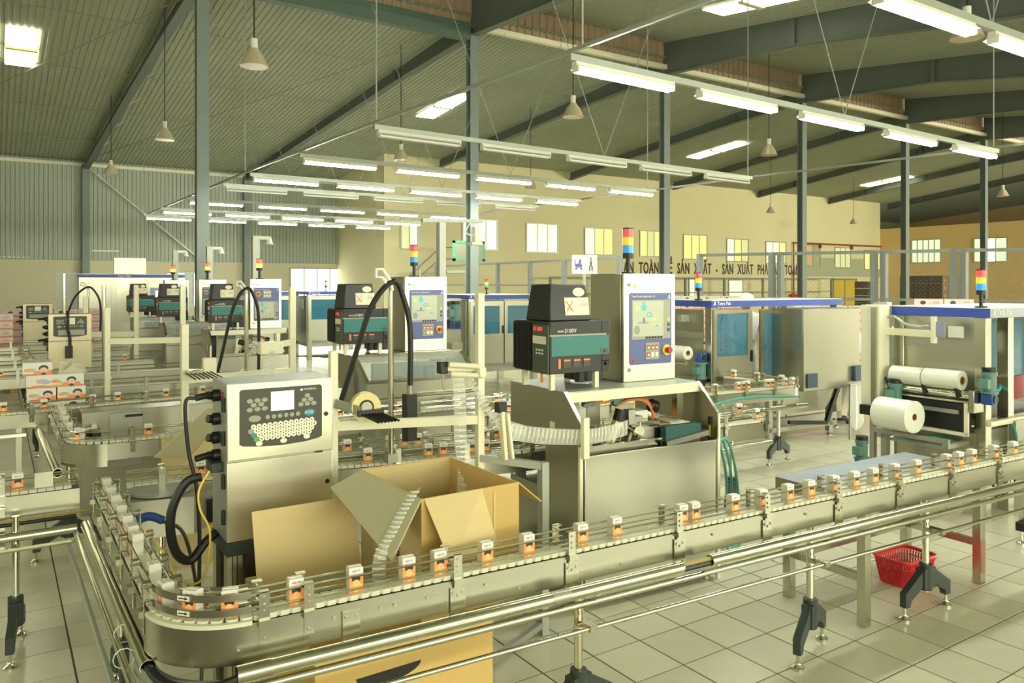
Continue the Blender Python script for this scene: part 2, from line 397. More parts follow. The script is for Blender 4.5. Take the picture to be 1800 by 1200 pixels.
def corr_sheet(x0, x1, a, b, pitch, dep, flat=.5, vert=False):
    """trapezoid-corrugated sheet, ribs running from a=(y,z) to b=(y,z); vert: depth along y"""
    m = MB(); n = max(1, round((x1-x0)/pitch)); q = (x1-x0)/n; prof = []
    for i in range(n):
        o = x0+i*q; prof += [(o, 0), (o+q*.4, 0), (o+q*.5, dep), (o+q*.9, dep)]
    prof.append((x1, 0))
    for (u0, d0), (u1, d1) in zip(prof, prof[1:]):
        def P(u, d, e): return (u, e[0]+(d if vert else 0), e[1]+(0 if vert else d))
        m.f([m.v(P(u0, d0, a)), m.v(P(u1, d1, a)), m.v(P(u1, d1, b)), m.v(P(u0, d0, b))])
    return m
zf = lambda y: 8.0-.094*(y-YR)
zn = lambda y: 8.45+.12*(y-YR)
XB = [-8, -2.8, 3.26, 9.22, 15.37, 21.4, 27.3, 33.0, 39.0, 45.0, 51.0, 70]   # bay lines
ceil = struct(empty('ceiling', (0, 0, 0)))
for a, b in zip(XB, XB[1:]):
    corr_sheet(a, b, (YR-.1, zf(YR-.1)), (YL+.2, zf(YL+.2)), .14, .022).obj('roof_sheet', [ROOFM], ceil)
    corr_sheet(a, b, (-11, zn(-11)), (YR+.25, zn(YR+.25)), .14, .022).obj('roof_sheet', [ROOFM], ceil)
    corr_sheet(a, b, (YR+.05, 7.78), (YR+.05, 8.52), .22, .03, vert=True).obj('ridge_upstand', [RUST], ceil)
    MB().box(a, b, YR-.12, YR+.02, 7.68, 7.80).obj('ridge_flashing', [CREAM if a > 9 else GREENB], ceil)
MB().box(3.36, 9.12, YR-.10, YR+.10, 7.42, 7.68).obj('ridge_beam', [GREENB], ceil)
# tie rods under the far slope
rods = MB()
for y in (19, 22.5, 26, 29.5):
    rods.cyl((-6, y, zf(y)-.12), (15, y, zf(y)-.12), .012, 5)
rods.cyl((3.3, 16, 7.8), (8.9, 31, 6.3), .014, 5).cyl((9.2, 16, 7.8), (3.0, 31, 6.3), .014, 5).cyl((-2.8, 31, 6.4), (3.3, 17, 7.7), .014, 5)
rods.obj('tie_rods', [DSTEEL], ceil)
# skylights
k = 0
for x0, x1, y0, y1, far_ in ((.18, .82, 20.6, 23.1, 1), (11.45, 12.1, 20.5, 23.0, 1), (24.65, 25.4, 21.0, 23.7, 1), (39.0, 39.9, 22.3, 24.8, 1), (13.4, 14.1, 10.2, 12.4, 0), (29.4, 30.1, 11.0, 13.3, 0)):
    zz = zf if far_ else zn; ym = (y0+y1)/2
    sk = struct(thing('skylight', 'translucent skylight panel', 'skylight')); del sk['label']; del sk['category']
    m = MB()
    for ya, yb in ((y0, ym-.07), (ym+.07, y1)):
        m.plate([(x0, ya, zz(ya)-.05), (x1, ya, zz(ya)-.05), (x1, yb, zz(yb)-.05), (x0, yb, zz(yb)-.05)], .01)
    m.obj('pane', [SKYL], sk)
    MB().bar((x0, ym, zz(ym)-.06), (x1, ym, zz(ym)-.06), .14, .05).obj('crossbar', [YELC if far_ and x0 < 1 else CREAM], sk)
# rafters (far side and near side of the ridge) and ridge columns
XC = [3.26, 9.22, 15.37, 21.4, 27.3, 33.0, 39.0, 45.0]
WALLP = [(2.77, YL), (8.6, YL), (14.87, YL), (21.7, YO), (28.2, YO), (34.6, YO), (40.9, YO), (47.0, YO)]
def rafter(pts, top, up):
    """pts: bottom line [(x,y,z)]; top: function z of y; web plate plus bottom flange"""
    m = MB()
    for a, b in zip(pts, pts[1:]):
        for o in (-.008, .008): pass
        ta, tb = top(a[1])-.02, top(b[1])-.02
        v = [(a[0], a[1], a[2]), (b[0], b[1], b[2]), (b[0], b[1], tb), (a[0], a[1], ta)]
        m.plate(v, .016)
        m.bar((a[0], a[1], a[2]), (b[0], b[1], b[2]), .20, .018)
    for p in pts[1:-1]:
        m.bar((p[0]-.09, p[1], p[2]), (p[0]-.09, p[1], top(p[1])-.05), .014, .12); m.bar((p[0]+.09, p[1], p[2]), (p[0]+.09, p[1], top(p[1])-.05), .014, .12)
    return m.obj('rafter', [BEAMM], ceil)
for i, (xc, (xw, yw)) in enumerate(zip(XC, WALLP)):
    ln = []
    for t, dz in ((0, .46), (.22, .36), (.5, .34), (.8, .33), (1, .36)):
        y = YR+(yw-YR)*t; ln.append((xc+(xw-xc)*t, y, zf(y)-dz))
    rafter(ln, zf, 1)
    rafter([(xc, YR, 7.54), (xc, 11.4, 7.30), (xc, 7.6, 6.72), (xc, 2, 6.05), (xc, -10.5, 4.6)], zn, 1)
    br = MB()
    if i < 3:
        for t in (.12, .25, .38, .52, .66, .8):
            y = YR+(yw-YR)*t; x = xc+(xw-xc)*t; z = zf(y)
            br.bar((x+.02, y, z-.33), (x+.42, y, z-.05), .03, .03)
        br.obj('flange_brace', [DSTEEL], ceil)
for i, xc in enumerate(XC):
    c = tag(empty('steel_column', (xc, YR, 0)), ['grey blue steel column left of the far lamp rows, tallest in view', 'grey blue steel column holding the green framed board', 'grey blue column rising behind the red amber and blue beacon of the nearest cabinet', 'dark steel column beside the red fire pipe', 'dark steel column in front of the two pane orange wall window', 'dark steel column farthest right, behind the right beacon', 'steel column deep in the hall beyond the orange wall', 'steel column deepest in the hall'][i], 'column')
    h = 7.56; m = MB()
    m.box(-.11, .11, -.10, -.088, 0, h).box(-.11, .11, .088, .10, 0, h).obj('flange', [COLM], c)
    MB().box(-.006, .006, -.088, .088, 0, h).obj('web', [COLM], c)
    MB().box(-.18, .18, -.18, .18, 0, .02).obj('base_plate', [COLM], c)
    MB().box(-.13, .13, -.12, .12, h-.35, h-.33).box(-.13, .13, -.12, .12, h-.02, h).obj('cap_plate', [COLM], c)
# far wall: plaster dado, corrugated above
wl = struct(empty('wall_far', (0, YL, 0)))
MB().box(-8, 17, 0, .2, 0, 2.66).obj('plaster_dado', [PLASTERL], wl)
MB().box(-8, 17, .1, .2, 2.66, 8).obj('backing', [CORR], wl)
corr_sheet(-8, 17, (-.04, 2.66), (-.04, 6.36), .145, .03, vert=True).obj('corrugated_cladding', [CORR], wl)
MB().box(-8, 17, -.10, .05, 6.15, 6.27).obj('eave_beam', [CREAM], wl)
for x in (2.77, 8.6):
    MB().box(x-.12, x+.12, -.32, -.06, 0, 6.2).obj('wall_post', [COLM], wl)
MB().bar((2.9, -.2, 6.05), (7.2, -.2, 2.4), .06, .06).obj('wind_brace', [DSTEEL], wl)
MB().box(-.4, 1.0, -.03, .0, 2.72, 2.76).box(3.0, 3.9, -.06, -.02, 3.0, 3.05).obj('wall_conduit', [CREAM], wl)
wo = struct(empty('wall_office', (0, YO, 0)))
MB().box(12.57, 46.2, 0, .2, 0, 7.4).obj('plaster', [PLASTER], wo)
MB().box(12.57, 12.77, .2, 5.2, 0, 7.4).obj('plaster_return', [PLASTER], wo)
MB().box(38.5, 46.2, -.02, 0, 2.2, 3.3).obj('green_grey_band', [GREYG], wo)
wr = struct(empty('wall_right', (46.2, 0, 0)))
MB().box(0, .25, -10, 28.2, 0, 5.2).obj('plaster', [ORANGEW], wr)
struct(MB().box(58, 58.2, -11, 36, 0, 9).obj('wall_end', [ORANGEW]))
struct(MB().box(-8.2, -8, -11, 36, 0, 9).obj('wall_left', [PLASTERL]))
struct(MB().box(-8, 60, -11.2, -11, 0, 6).obj('wall_back', [PLASTERL]))
struct(MB().box(46.2, 60, 33, 33.2, 0, 9).obj('wall_rear', [GREYG]))
# windows in the office wall
WN = 0
def window(x0, x1, z0, z1, mats, y=YO, axis='x', fr=GALV, cols=None):
    global WN
    WN += 1
    r = struct(empty('window_%d' % WN, (x0, y, z0) if axis == 'x' else (y, x0, z0), 0 if axis == 'x' else -PI/2))
    W = abs(x1-x0); H = z1-z0; n = len(mats)
    m = MB().box(-.05, W+.05, -.05, 0, -.05, 0).box(-.05, W+.05, -.05, 0, H, H+.05).box(-.05, 0, -.05, 0, 0, H).box(W, W+.05, -.05, 0, 0, H)
    for k in range(1, n): m.box(W*k/n-.025, W*k/n+.025, -.05, 0, 0, H)
    m.obj('window_frame', [fr], r)
    for k, mt in enumerate(mats): MB().box(W*k/n+.02, W*(k+1)/n-.02, -.03, -.015, 0, H).obj('pane', [mt], r)
    return r
P_, Y_, O_, W_ = WINL, WINY, WINO, WINW
for x0, x1, z0, z1, ms in ((13.3, 14.0, 3.18, 4.3, [O_, P_]), (16.1, 17.75, 3.25, 4.45, [P_, P_, P_]), (19.3, 20.95, 3.2, 4.4, [P_, P_, P_]), (22.55, 24.2, 3.16, 4.33, [P_, Y_, Y_]), (25.95, 27.3, 3.14, 4.33, [Y_, O_, Y_]), (28.9, 30.55, 3.06, 4.24, [Y_, Y_, Y_]), (32.1, 33.75, 2.99, 4.13, [P_, Y_, O_]), (35.25, 36.9, 2.92, 4.07, [P_, P_, Y_]), (38.7, 40.0, 2.83, 4.0, [ORANGEW, GREYG]), (41.5, 43.0, 2.76, 3.91, [O_, O_, O_]), (44.5, 46.1, 2.69, 3.81, [Y_, O_, Y_]), (29.3, 30.05, 1.0, 2.0, [P_, P_]), (32.25, 33.3, .9, 1.95, [P_]), (35.6, 36.0, .9, 1.95, [P_])):
    window(x0, x1, z0, z1, ms)
window(25.95, 24.25, 3.07, 4.38, [P_, P_, P_, P_, P_], 46.2, 'y'); window(22.35, 20.65, 3.03, 4.3, [P_, W_, P_], 46.2, 'y')
window(10.5, 12.8, .6, 2.42, [W_, W_, W_, W_], YL); window(3.9, 4.6, .7, 2.35, [P_, W_], YL); window(5.6, 6.9, .9, 2.2, [P_, W_, GALV, W_], YL)
d1 = struct(empty('door_1', (41.3, YO, 0)))
MB().box(0, 2.2, -.06, 0, 0, 2.0).obj('door_leaf', [M('yellow_door', (.66, .48, .05), .5)], d1)
MB().box(-.08, 0, -.1, 0, 0, 2.1).box(2.2, 2.28, -.1, 0, 0, 2.1).box(-.08, 2.28, -.1, 0, 2.0, 2.1).box(1.06, 1.12, -.1, 0, 0, 2.0).obj('door_frame', [DSTEEL], d1)
# the slogan painted as raised letters on the office wall
sg = tag(empty('wall_slogan', (24.9, YO-.01, 2.3)), 'dark painted Vietnamese safety slogan across the cream office wall', 'lettering')
xx = 0.
for wd in ('AN', 'TOÀN', 'ĐỂ', 'SẢN', 'XUẤT', '-', 'SẢN', 'XUẤT', 'PHẢI', 'AN', 'TOÀN'):
    o = text('lettering', wd, .56, INKB, sg, (xx, 0, 0), ext=.01, sx=.92, spacing=1.12, bold=.012)
    xx += (max((v.co.x for v in o.data.vertices), default=.2))*.92+.42
sg.scale = (13.6/xx, 1, 1.35)
# red fire pipe
fp = tag(empty('fire_pipe', (0, YO-.12, 0)), 'dark red fire pipe running along the upper cream wall and down', 'pipe')
MB().tube([(37.5, 0, .9), (37.5, 0, 4.1), (46.1, 0, 4.1)], .05, 8).obj('pipe', [PIPER], fp)
MB().box(39.9, 40.0, -.05, .1, 3.85, 4.1).box(43.0, 43.1, -.05, .1, 3.85, 4.1).obj('pipe_hanger', [PIPER], fp)
MB().box(37.2, 37.8, -.1, .08, .6, 1.2).obj('hose_box', [RED], fp)
# stair railing at the cream wall corner
sr = tag(empty('stair_railing', (13.4, 26.6, 0)), 'grey tubular stair railing climbing in front of the cream wall corner', 'railing')
MB().tube([(-1.0, 0, 1.6), (.9, 0, 3.2), (2.2, 0, 3.2)], .03, 6).tube([(-.6, 0, 1.6), (.9, 0, 2.75), (2.2, 0, 2.75)], .025, 6).obj('handrail', [GALV], sr)
MB().box(-.03, .03, -.03, .03, 0, 2.4).obj('post', [GALV], sr)
for x in (.9, 2.2): MB().box(x-.03, x+.03, -.03, .03, 0, 3.2).obj('post', [GALV], sr)
MB().box(.9, 2.3, -.5, .5, 2.2, 2.3).obj('landing', [GALV], sr)
# ---------------------------------------------------------------- hung lamps
HB = [(.0, -.06), (.0, .06)]
hm = MB().prism([(-.035, .008), (.035, .008), (.028, .05), (-.028, .05)], -.625, .625, 'x').mesh('housing', [OFFW])
rm = MB().prism([(-.078, -.008), (-.04, .006), (.04, .006), (.078, -.008), (.045, .011), (-.045, .011)], -.60, .60, 'x').mesh('reflector', [REFL])
tm1 = MB().cyl((-.595, 0, 0), (.595, 0, 0), .016, 10).mesh('lamp_tube', [LAMPM])
tm0 = MB().cyl((-.595, 0, 0), (.595, 0, 0), .015, 8).mesh('lamp_tube', [WHITE])
em = MB().box(-.008, .008, -.045, .045, -.045, .02).mesh('end_cap', [OFFW])
def lamp(x, y, z, deg, lit, label, group):
    t = thing('fluorescent_lamp', label, 'lamp', (x, y, z), deg, group)
    inst('housing', hm, t, (0, 0, -.02)); inst('reflector', rm, t, (0, 0, -.02))
    for s in (-.028, .028): inst('lamp_tube', tm1 if lit else tm0, t, (0, s, -.048))
    for s in (-.605, .605): inst('end_cap', em, t, (s, 0, -.015))
    return t
ROWS = [(2.98, 1, 0, 'nearest lit row at the top right'), (5.55, 1, 2.2, 'long lit row at right'), (9.45, 0, 4, 'nearer unlit row'),
        (12.03, 1, 2.5, 'third lit row'), (14.55, 1, 2, 'fourth lit row'), (16.3, 0, 1, 'farther unlit row'),
        (19.5, 1, 2.5, 'third farthest lit row'), (22.42, 1, 2, 'second farthest lit row'), (24.66, 1, .5, 'farthest lit row')]
XS = [4.7, 6.3, 7.9, 9.5, 11.15]
RZ = 3.78
for r, (yc, lit, sl, nm) in enumerate(ROWS):
    x0 = 4.33-.028*(yc-5) if r > 1 else 4.3
    xs = [x+(-.028*(yc-8) if r > 1 else (0 if r == 1 else .35)) for x in XS]
    if r == 1: xs = [4.86, 6.48, 8.2, 10.0, 11.8]
    if r == 0: xs = [3.9, 5.5, 7.05, 8.7]
    an = math.radians(sl); tn = math.tan(an)
    for i, x in enumerate(xs):
        lamp(x, yc+(x-7.9)*tn, 3.72, sl, lit, '%s fluorescent lamp, %s from the left in the %s' % ('lit' if lit else 'unlit', ordn(i), nm), 'hanging fluorescent lamps')
    t = thing('lamp_rail', 'pale square tube carrying the %s of lamps' % nm, 'rail', (0, 0, 0), 0, 'lamp rails')
    xa, xb = xs[0]-.68, xs[-1]+.72
    MB().bar((xa, yc+(xa-7.9)*tn, RZ), (xb, yc+(xb-7.9)*tn, RZ), .05, .06).obj('rail', [GALV], t)
    xm = (xa+xb)/2+.1; ym = yc+(xm-7.9)*tn
    roofz = zn(ym) if ym < YR else zf(ym)
    for dx in (-1.6, 1.6): MB().tube([(xm, ym, RZ+.03), (xm+dx, ym, min(roofz-.05, RZ+3.6))], .006, 5).obj('suspension_wire', [GALV], t)
for nm, pts in (('left', [(4.45, -1.5), (4.2, 5.25), (3.98, 9.1), (3.8, 14.6), (3.7, 25.6)]), ('right', [(12.6, -1.5), (12.45, 5.75), (12.0, 9.95), (11.9, 12.6), (11.1, 25.4)])):
    t = thing('lamp_rail', 'long pale cross tube tying the %s ends of the lamp rows together' % nm, 'rail', (0, 0, 0), 0, 'lamp rails')
    m = MB()
    for a, b in zip(pts, pts[1:]): m.bar((*a, RZ+.05), (*b, RZ+.05), .032, .036)
    m.obj('rail', [GALV], t)
    for x, y in pts[1:]: MB().cyl((x, y, RZ+.05), (x, y, (zn(y) if y < YR else zf(y))-.1), .010, 6).obj('suspension_rod', [GALV], t)
# bell pendants (switched off)
pd = thing('bell_pendant', 'unlit bell pendant lamp hanging left of the tall near column', 'pendant', (3.08, 11.34, 4.9), 0, 'bell pendant lamps')
MB().lathe([(.20, 0), (.195, .01), (.13, .16), (.07, .24), (.065, .26)], n=18).obj('shade', [M('dusty_shade', (.60, .53, .36), .4, .2)], pd)
MB().lathe([(.18, .012), (.01, .03)], n=18).obj('diffuser', [WHITE], pd)
MB().cyl((0, 0, .25), (0, 0, .40), .05, 10).obj('ballast', [OFFW], pd)
MB().cyl((0, 0, .40), (0, 0, 3.0), .010, 5).obj('cord', [BLACK], pd)
for x, y, z, lb in ((3.04, 18.2, 4.9, 'second unlit bell pendant, left of the tall near column'), (2.72, 24.75, 4.9, 'small unlit bell pendant in front of the corrugated far wall'), (8.98, 11.5, 4.9, 'unlit bell pendant right of the second tall column'),
                    (8.5, 17.9, 4.9, 'unlit bell pendant above the second lit row left of the second column'), (15.6, 12.3, 4.9, 'unlit bell pendant by the long roof skylight'), (28.4, 22.3, 4.9, 'small bell pendant against the upper cream wall'), (29.9, 13.5, 4.9, 'bell pendant at the dark right roof end'), (37.2, 24.0, 4.9, 'tiny bell pendant before the dark rear roof'), (10.25, 5.05, 4.9, 'bell pendant beside the nearest lit lamps at top right'), (14.5, 20.8, 4.9, 'bell pendant hanging between unlit lamps before the cream wall')):
    dup(pd, (x, y, z), 0, lb, 'bell pendant lamps')
# ---------------------------------------------------------------- wire fence and its gate
def fence(name, label, pts, ht, mid, wires=True):
    t = thing(name, label, 'fence', (0, 0, 0))
    for i, (x, y) in enumerate(pts):
        MB().box(x-.05, x+.05, y-.05, y+.05, 0, ht).obj('post', [FENCEM], t)
    for a, b in zip(pts, pts[1:]):
        MB().bar((*a, ht-.03), (*b, ht-.03), .05, .06).obj('top_rail', [FENCEM], t)
        MB().bar((*a, mid), (*b, mid), .04, .05).obj('middle_rail', [FENCEM], t)
        if wires:
            m = MB(); L = math.dist(a, b); d = ((b[0]-a[0])/L, (b[1]-a[1])/L); H = ht-.06-mid; s = 0
            while s < L+H:
                for sg_ in (1, -1):
                    lo = max(0, s-L) ; hi = min(H, s)
                    if hi-lo < .05: continue
                    u0, u1 = s-lo, s-hi
                    if sg_ < 0: u0, u1 = L-u0, L-u1
                    m.bar((a[0]+d[0]*u0, a[1]+d[1]*u0, mid+lo), (a[0]+d[0]*u1, a[1]+d[1]*u1, mid+hi), .0022, .0022)
                s += .08
            m.obj('wire_mesh', [MESHM], t, kind='stuff')
    return t
fence('wire_fence', 'tall grey wire mesh fence in front of the cream wall at right', [(12.3, 11.45), (12.9, 10.1), (12.98, 9.95), (13.75, 8.45), (13.83, 8.3), (14.35, 7.3), (14.42, 7.15), (15.3, 5.4), (16.2, 3.6)], 2.42, 1.5)
fence('post_fence', 'row of grey fence posts left of the truck and walker sign', [(12.75, 24.0), (12.6, 21.6), (12.4, 19.5), (12.25, 17.6), (12.05, 15.8), (11.95, 14.5), (11.8, 13.4)], 2.42, 1.75, False)
fence('low_fence', 'dark far railing below the slogan', [(20, 27.2), (23, 27.2), (26, 27.2), (28.2, 27.2), (31, 27.2), (34, 27.2), (37, 27.2), (40, 27.2)], 2.1, 1.35, False)
sn = thing('safety_sign', 'white sign with a blue forklift and a walking figure on the fence', 'sign', (11.55, 14.35, 2.05), -20)
MB().box(-.31, .31, -.01, .01, -.02, .42).obj('sign_plate', [SIGNF], sn); MB().box(-.03, .03, .01, .05, -2.05, .3).obj('post', [GALV], sn)
bd = thing('notice_board', 'green framed notice board on the second tall column', 'board', (11.2, 20.0, 2.5), 0)
MB().box(0, 1.0, -.02, .02, 0, .52).obj('board', [GREYG], bd)
MB().box(-.04, 1.04, -.03, .03, -.04, .03).box(-.04, 1.04, -.03, .03, .49, .56).box(-.04, .03, -.03, .03, -.04, .56).box(.97, 1.04, -.03, .03, -.04, .56).obj('board_frame', [M('green_frame', (.15, .50, .30), .5)], bd)
MB().box(.45, .55, .03, .08, -2.5, .3).obj('post', [GALV], bd)
# ---------------------------------------------------------------- conveyors
BZ = .763
slat_me = MB().prism([(-.012, -.041), (.012, -.041), (.0187, -.033), (.0187, .033), (.012, .041), (-.012, .041), (-.0187, .033), (-.0187, -.033)], BZ-.016, BZ).mesh('chain_slat', [CHAIN])
brk = MB().box(-.016, .016, .056, .059, -.085, .078).box(-.02, .02, .050, .072, -.030, -.008).box(-.016, .016, .035, .059, .074, .077)
for z in (.016, .060): brk.cyl((0, .030, z), (0, .064, z), .0045, 6)
for z in (-.07, .035): brk.cyl((0, .058, z), (0, .064, z), .006, 6)
brk_me = brk.mesh('rail_bracket', [STEEL])
brs = MB().box(-.03, .03, .052, .058, -.16, -.04)
for x, z in ((-.018, -.06), (.018, -.06), (-.018, -.14), (.018, -.14)): brs.cyl((x, .057, z), (x, .063, z), .006, 6)
hang_me = brs.mesh('splice_plate', [STEEL])
bolt_me = MB().cyl((0, 0, 0), (0, .006, 0), .006, 6).mesh('bolt', [STEEL])
arm_poly = [(.0, .255), (.045, .25), (.06, .235), (.205, .145), (.205, .07), (.165, .07), (.155, .10), (.05, .155), (0, .15)]
arm_me = MB().prism(arm_poly, -.018, .018, 'y').mesh('base_arm', [GREYP])
hub_me = MB().cyl((0, 0, .13), (0, 0, .27), .034, 12).box(-.05, .05, -.026, .026, .14, .25).mesh('base_hub', [GREYP])
ft = MB().cyl((0, 0, .012), (0, 0, .08), .008, 8); ft.lathe([(.030, 0), (.030, .010), (.014, .024), (.012, .03)], n=14)
foot_me = ft.mesh('levelling_foot', [PIPE])
def stand(parent, x, y, top, deg=0, r=.018):
    p = MB().cyl((0, 0, .12), (0, 0, top), r, 12).obj('support_pole', [PIPE], parent); p.location = (x, y, 0); p.rotation_euler = (0, 0, math.radians(deg))
    inst('base_hub', hub_me, p)
    for s in (0, PI):
        inst('base_arm', arm_me, p, rz=s); inst('levelling_foot', foot_me, p, (.19*math.cos(s), 0, 0))
    return p
def conveyor(label, pts, slats='stuff', brackets=.5, rails=True, plate=.108, legs=(), name='conveyor', bra=None, pm=STEELV, loc_z=0., both=True):
    t = thing(name, label, 'conveyor', (0, 0, loc_z))
    L = plen(pts)
    for s in (-1, 1):
        MB().sweep(pts, [(s*.050, BZ-.018-plate), (s*.050, BZ-.018), (s*.046, BZ-.018), (s*.046, BZ-.018-plate)], smooth=True).obj('side_plate', [pm], t)
    MB().sweep(pts, [(-.044, BZ-.06), (-.044, BZ-.018), (.044, BZ-.018), (.044, BZ-.06)]).obj('chain_bed', [BLACK], t)
    if slats == 'parts':
        n = int(L/.038)
        for k in range(n):
            x, y, a = along(pts, (k+.5)*.038); inst('chain_slat', slat_me, t, (x, y, 0), a)
    else:
        m = MB(); n = int(L/.038)
        for k in range(n):
            x, y, a = along(pts, (k+.5)*.038); c, sn_ = math.cos(a), math.sin(a)
            v = [m.v((x+c*u-sn_*w_, y+sn_*u+c*w_, z)) for z in (BZ-.016, BZ) for u, w_ in ((-.018, -.041), (.017, -.041), (.017, .041), (-.018, .041))]
            m.f(v[4:8]); m.f([v[0], v[1], v[5], v[4]]); m.f([v[2], v[3], v[7], v[6]]); m.f([v[1], v[2], v[6], v[5]])
        m.obj('slat_chain', [CHAIN], t, kind='stuff')
    if rails:
        nr = normals(pts)
        for s in (-1, 1):
            for z in (BZ+.016, BZ+.060):
                MB().tube([(x+nx*.030*s, y+ny*.030*s, z) for (x, y), (nx, ny) in zip(pts, nr)], .0042, 6).obj('guide_rail', [PIPE], t)
        ss = bra if bra is not None else [brackets*(k+.4) for k in range(int(L/brackets))]
        for q in ss:
            x, y, a = along(pts, min(q, L-.01))
            inst('rail_bracket', brk_me, t, (x, y, BZ), a+PI)
            if both: inst('rail_bracket', brk_me, t, (x, y, BZ), a)
    for lg in legs: stand(t, lg[0], lg[1], BZ-.1, lg[2] if len(lg) > 2 else 0)
    return t
def s_of_x(pts, X):
    s = 0; best = 0
    for a, b in zip(pts, pts[1:]):
        L = math.dist(a, b)
        if b[0] != a[0] and (a[0]-X)*(b[0]-X) <= 0 and abs(b[0]-a[0]) > .02: best = s+L*(X-a[0])/(b[0]-a[0])
        s += L
    return best
pk = MB()
w_, d_, h_ = .0240, .0190, .080
pk.prism([(-w_, -d_), (w_, -d_), (w_, d_), (-w_, d_)], 0, h_)
pk_me = None
def mk_pack():
    m = MB()
    A = [(-w_, -d_), (w_, -d_), (w_, d_), (-w_, d_)]
    lo = [m.v((x, y, 0)) for x, y in A]; hi = [m.v((x, y, h_)) for x, y in A]; tp = [m.v((x*.9, y*.82, h_+.003)) for x, y in A]
    m.f(lo[::-1]); m.f(tp)
    for i in range(4): m.f([lo[i], lo[(i+1) % 4], hi[(i+1) % 4], hi[i]]); m.f([hi[i], hi[(i+1) % 4], tp[(i+1) % 4], tp[i]])
    m.box(-w_*.95, w_*.95, -.002, .002, h_+.002, h_+.005)
    return m.mesh('milk_carton', [PACK])
pk_me = mk_pack()
straw_me = MB().tube([(0, 0, 0), (.026, 0, .0)], .0018, 5).mesh('packed_straw', [STRAW])
def packs(pts, ss, where, group, parts=False):
    for i, q in enumerate(ss):
        x, y, a = along(pts, q)
        o = inst('milk_carton', pk_me, None, (x, y, BZ+.0005), a+random.uniform(-.05, .05))
        tag(o, 'orange and white milk carton, %s %s' % (ordn(i), where), 'carton', group)
# --- nearest line: comes from the back on the left, turns the front corner and runs off to the right
P1 = fillet([(.45, 4.40), (.45, 2.522, .23), (13.0, 1.807)], 12)
L1X = lambda x: s_of_x(P1, x)
bra1 = [.12, .45, .78, 1.10, 1.42, 1.66]+[L1X(x) for x in (.70, .84, 1.37, 1.86, 2.41, 2.94, 3.44, 3.93, 4.40, 4.88, 5.4, 5.95, 6.5, 7.1, 7.7)]
y1 = lambda x: 2.522-.057*(x-.45)
P1c = [p for p in P1]
c1 = conveyor('nearest conveyor rounding the front left corner and running off to the right', fillet([(.45, 4.40), (.45, 2.522, .23), (8.2, 2.080)], 12), 'parts', bra=bra1,
              legs=[(1.93, y1(1.93), 8), (3.30, y1(3.3), 19), (4.24, y1(4.24), -3), (5.75, y1(5.75), -3), (.45, 3.75, 90)])
# splice plates, bolts and hanging lugs on the front plate
for x in (.98, 1.37, 1.86, 2.41, 2.94, 3.44, 3.93, 4.4, 4.88, 5.4):
    inst('splice_plate', hang_me, c1, (x, y1(x), BZ), math.atan(-.057)+PI)
for x in (.62, .74, .79, .92, 1.08, 1.13, 1.25, 1.48, 1.62, 2.1, 2.6, 3.2):
    inst('bolt', bolt_me, c1, (x, y1(x)-.051, BZ-.055-.04*(int(x*50) % 2)), PI)
def off(x, o): return y1(x)+o
for a, b in ((.62, 2.36), (2.52, 8.2)):
    MB().ring((a, off(a, -.115), .628), (b, off(b, -.115), .628), .024, .021, 18).obj('cable_pipe', [PIPE], c1)
MB().ring((.60, off(.6, -.115), .628), (.70, off(.7, -.115), .628), .0265, .0245, 18).obj('pipe_sleeve', [STEEL], c1)
MB().cyl((1.72, off(1.72, -.115), .628), (1.80, off(1.8, -.115), .628), .0252, 14).obj('pipe_weld', [DSTEEL], c1)
MB().cyl((.50, off(.5, -.10), .572), (8.2, off(8.2, -.10), .572), .013, 12).obj('guard_pipe', [PIPE], c1)
MB().cyl((.75, off(.75, -.085), .463), (8.2, off(8.2, -.085), .463), .0095, 10).obj('guard_pipe', [PIPE], c1)
MB().cyl((2.2, off(2.2, -.115), .636), (2.7, off(2.7, -.115), .636), .010, 8).obj('inner_cable', [BRASS], c1)
MB().cyl((2.2, off(2.2, -.118), .620), (2.7, off(2.7, -.118), .620), .012, 8).obj('inner_cable', [BLACK], c1)
for x in (1.93, 3.30, 4.24, 5.75):
    MB().box(x-.018, x+.018, off(x, -.10), off(x, .0), .45, .475).cyl((x-.03, off(x, -.03), .462), (x+.03, off(x, -.03), .462), .009, 8).obj('pipe_clamp', [STEEL], c1)
    MB().box(x-.012, x+.012, off(x, -.125), off(x, -.03), .60, .612).obj('pipe_clamp', [STEEL], c1)
# pipes along the left leg of this conveyor
MB().ring((.395, 2.66, .60), (.372, 4.40, .60), .024, .021, 18).obj('cable_pipe', [PIPE], c1)
MB().cyl((.350, 2.45, .565), (.330, 4.40, .565), .013, 10).obj('guard_pipe', [PIPE], c1)
MB().cyl((.318, 2.45, .50), (.300, 4.45, .50), .011, 10).obj('guard_pipe', [GALV], c1)
MB().tube(spline([(.392, 2.85, .60), (.396, 2.66, .60), (.43, 2.53, .592), (.52, 2.44, .59), (.66, 2.397, .622), (.8, off(.8, -.115), .628)], 6), .015, 8).obj('black_cable', [RUBBER], c1)
for x, y in ((.37, 3.0), (.345, 2.8)): MB().ring((x, y, .585), (x, y+.006, .585), .033, .031, 10).obj('cable_tie', [WHITE], c1)
bend = fillet([(.45, 3.1), (.45, 2.522, .23), (.84, 2.4998)], 14)
MB().sweep(bend[1:-1], [(-.085, .565), (-.085, .60), (-.080, .60), (-.080, .572), (-.02, .572), (-.02, .565)], smooth=True).obj('drip_tray', [GALV], c1)
cv = bend[2:-1]
MB().sweep(bend[1:], [(-.0555, .628), (-.0555, .748), (-.0515, .748), (-.0515, .628)], smooth=True).obj('bend_cover', [STEEL], c1)
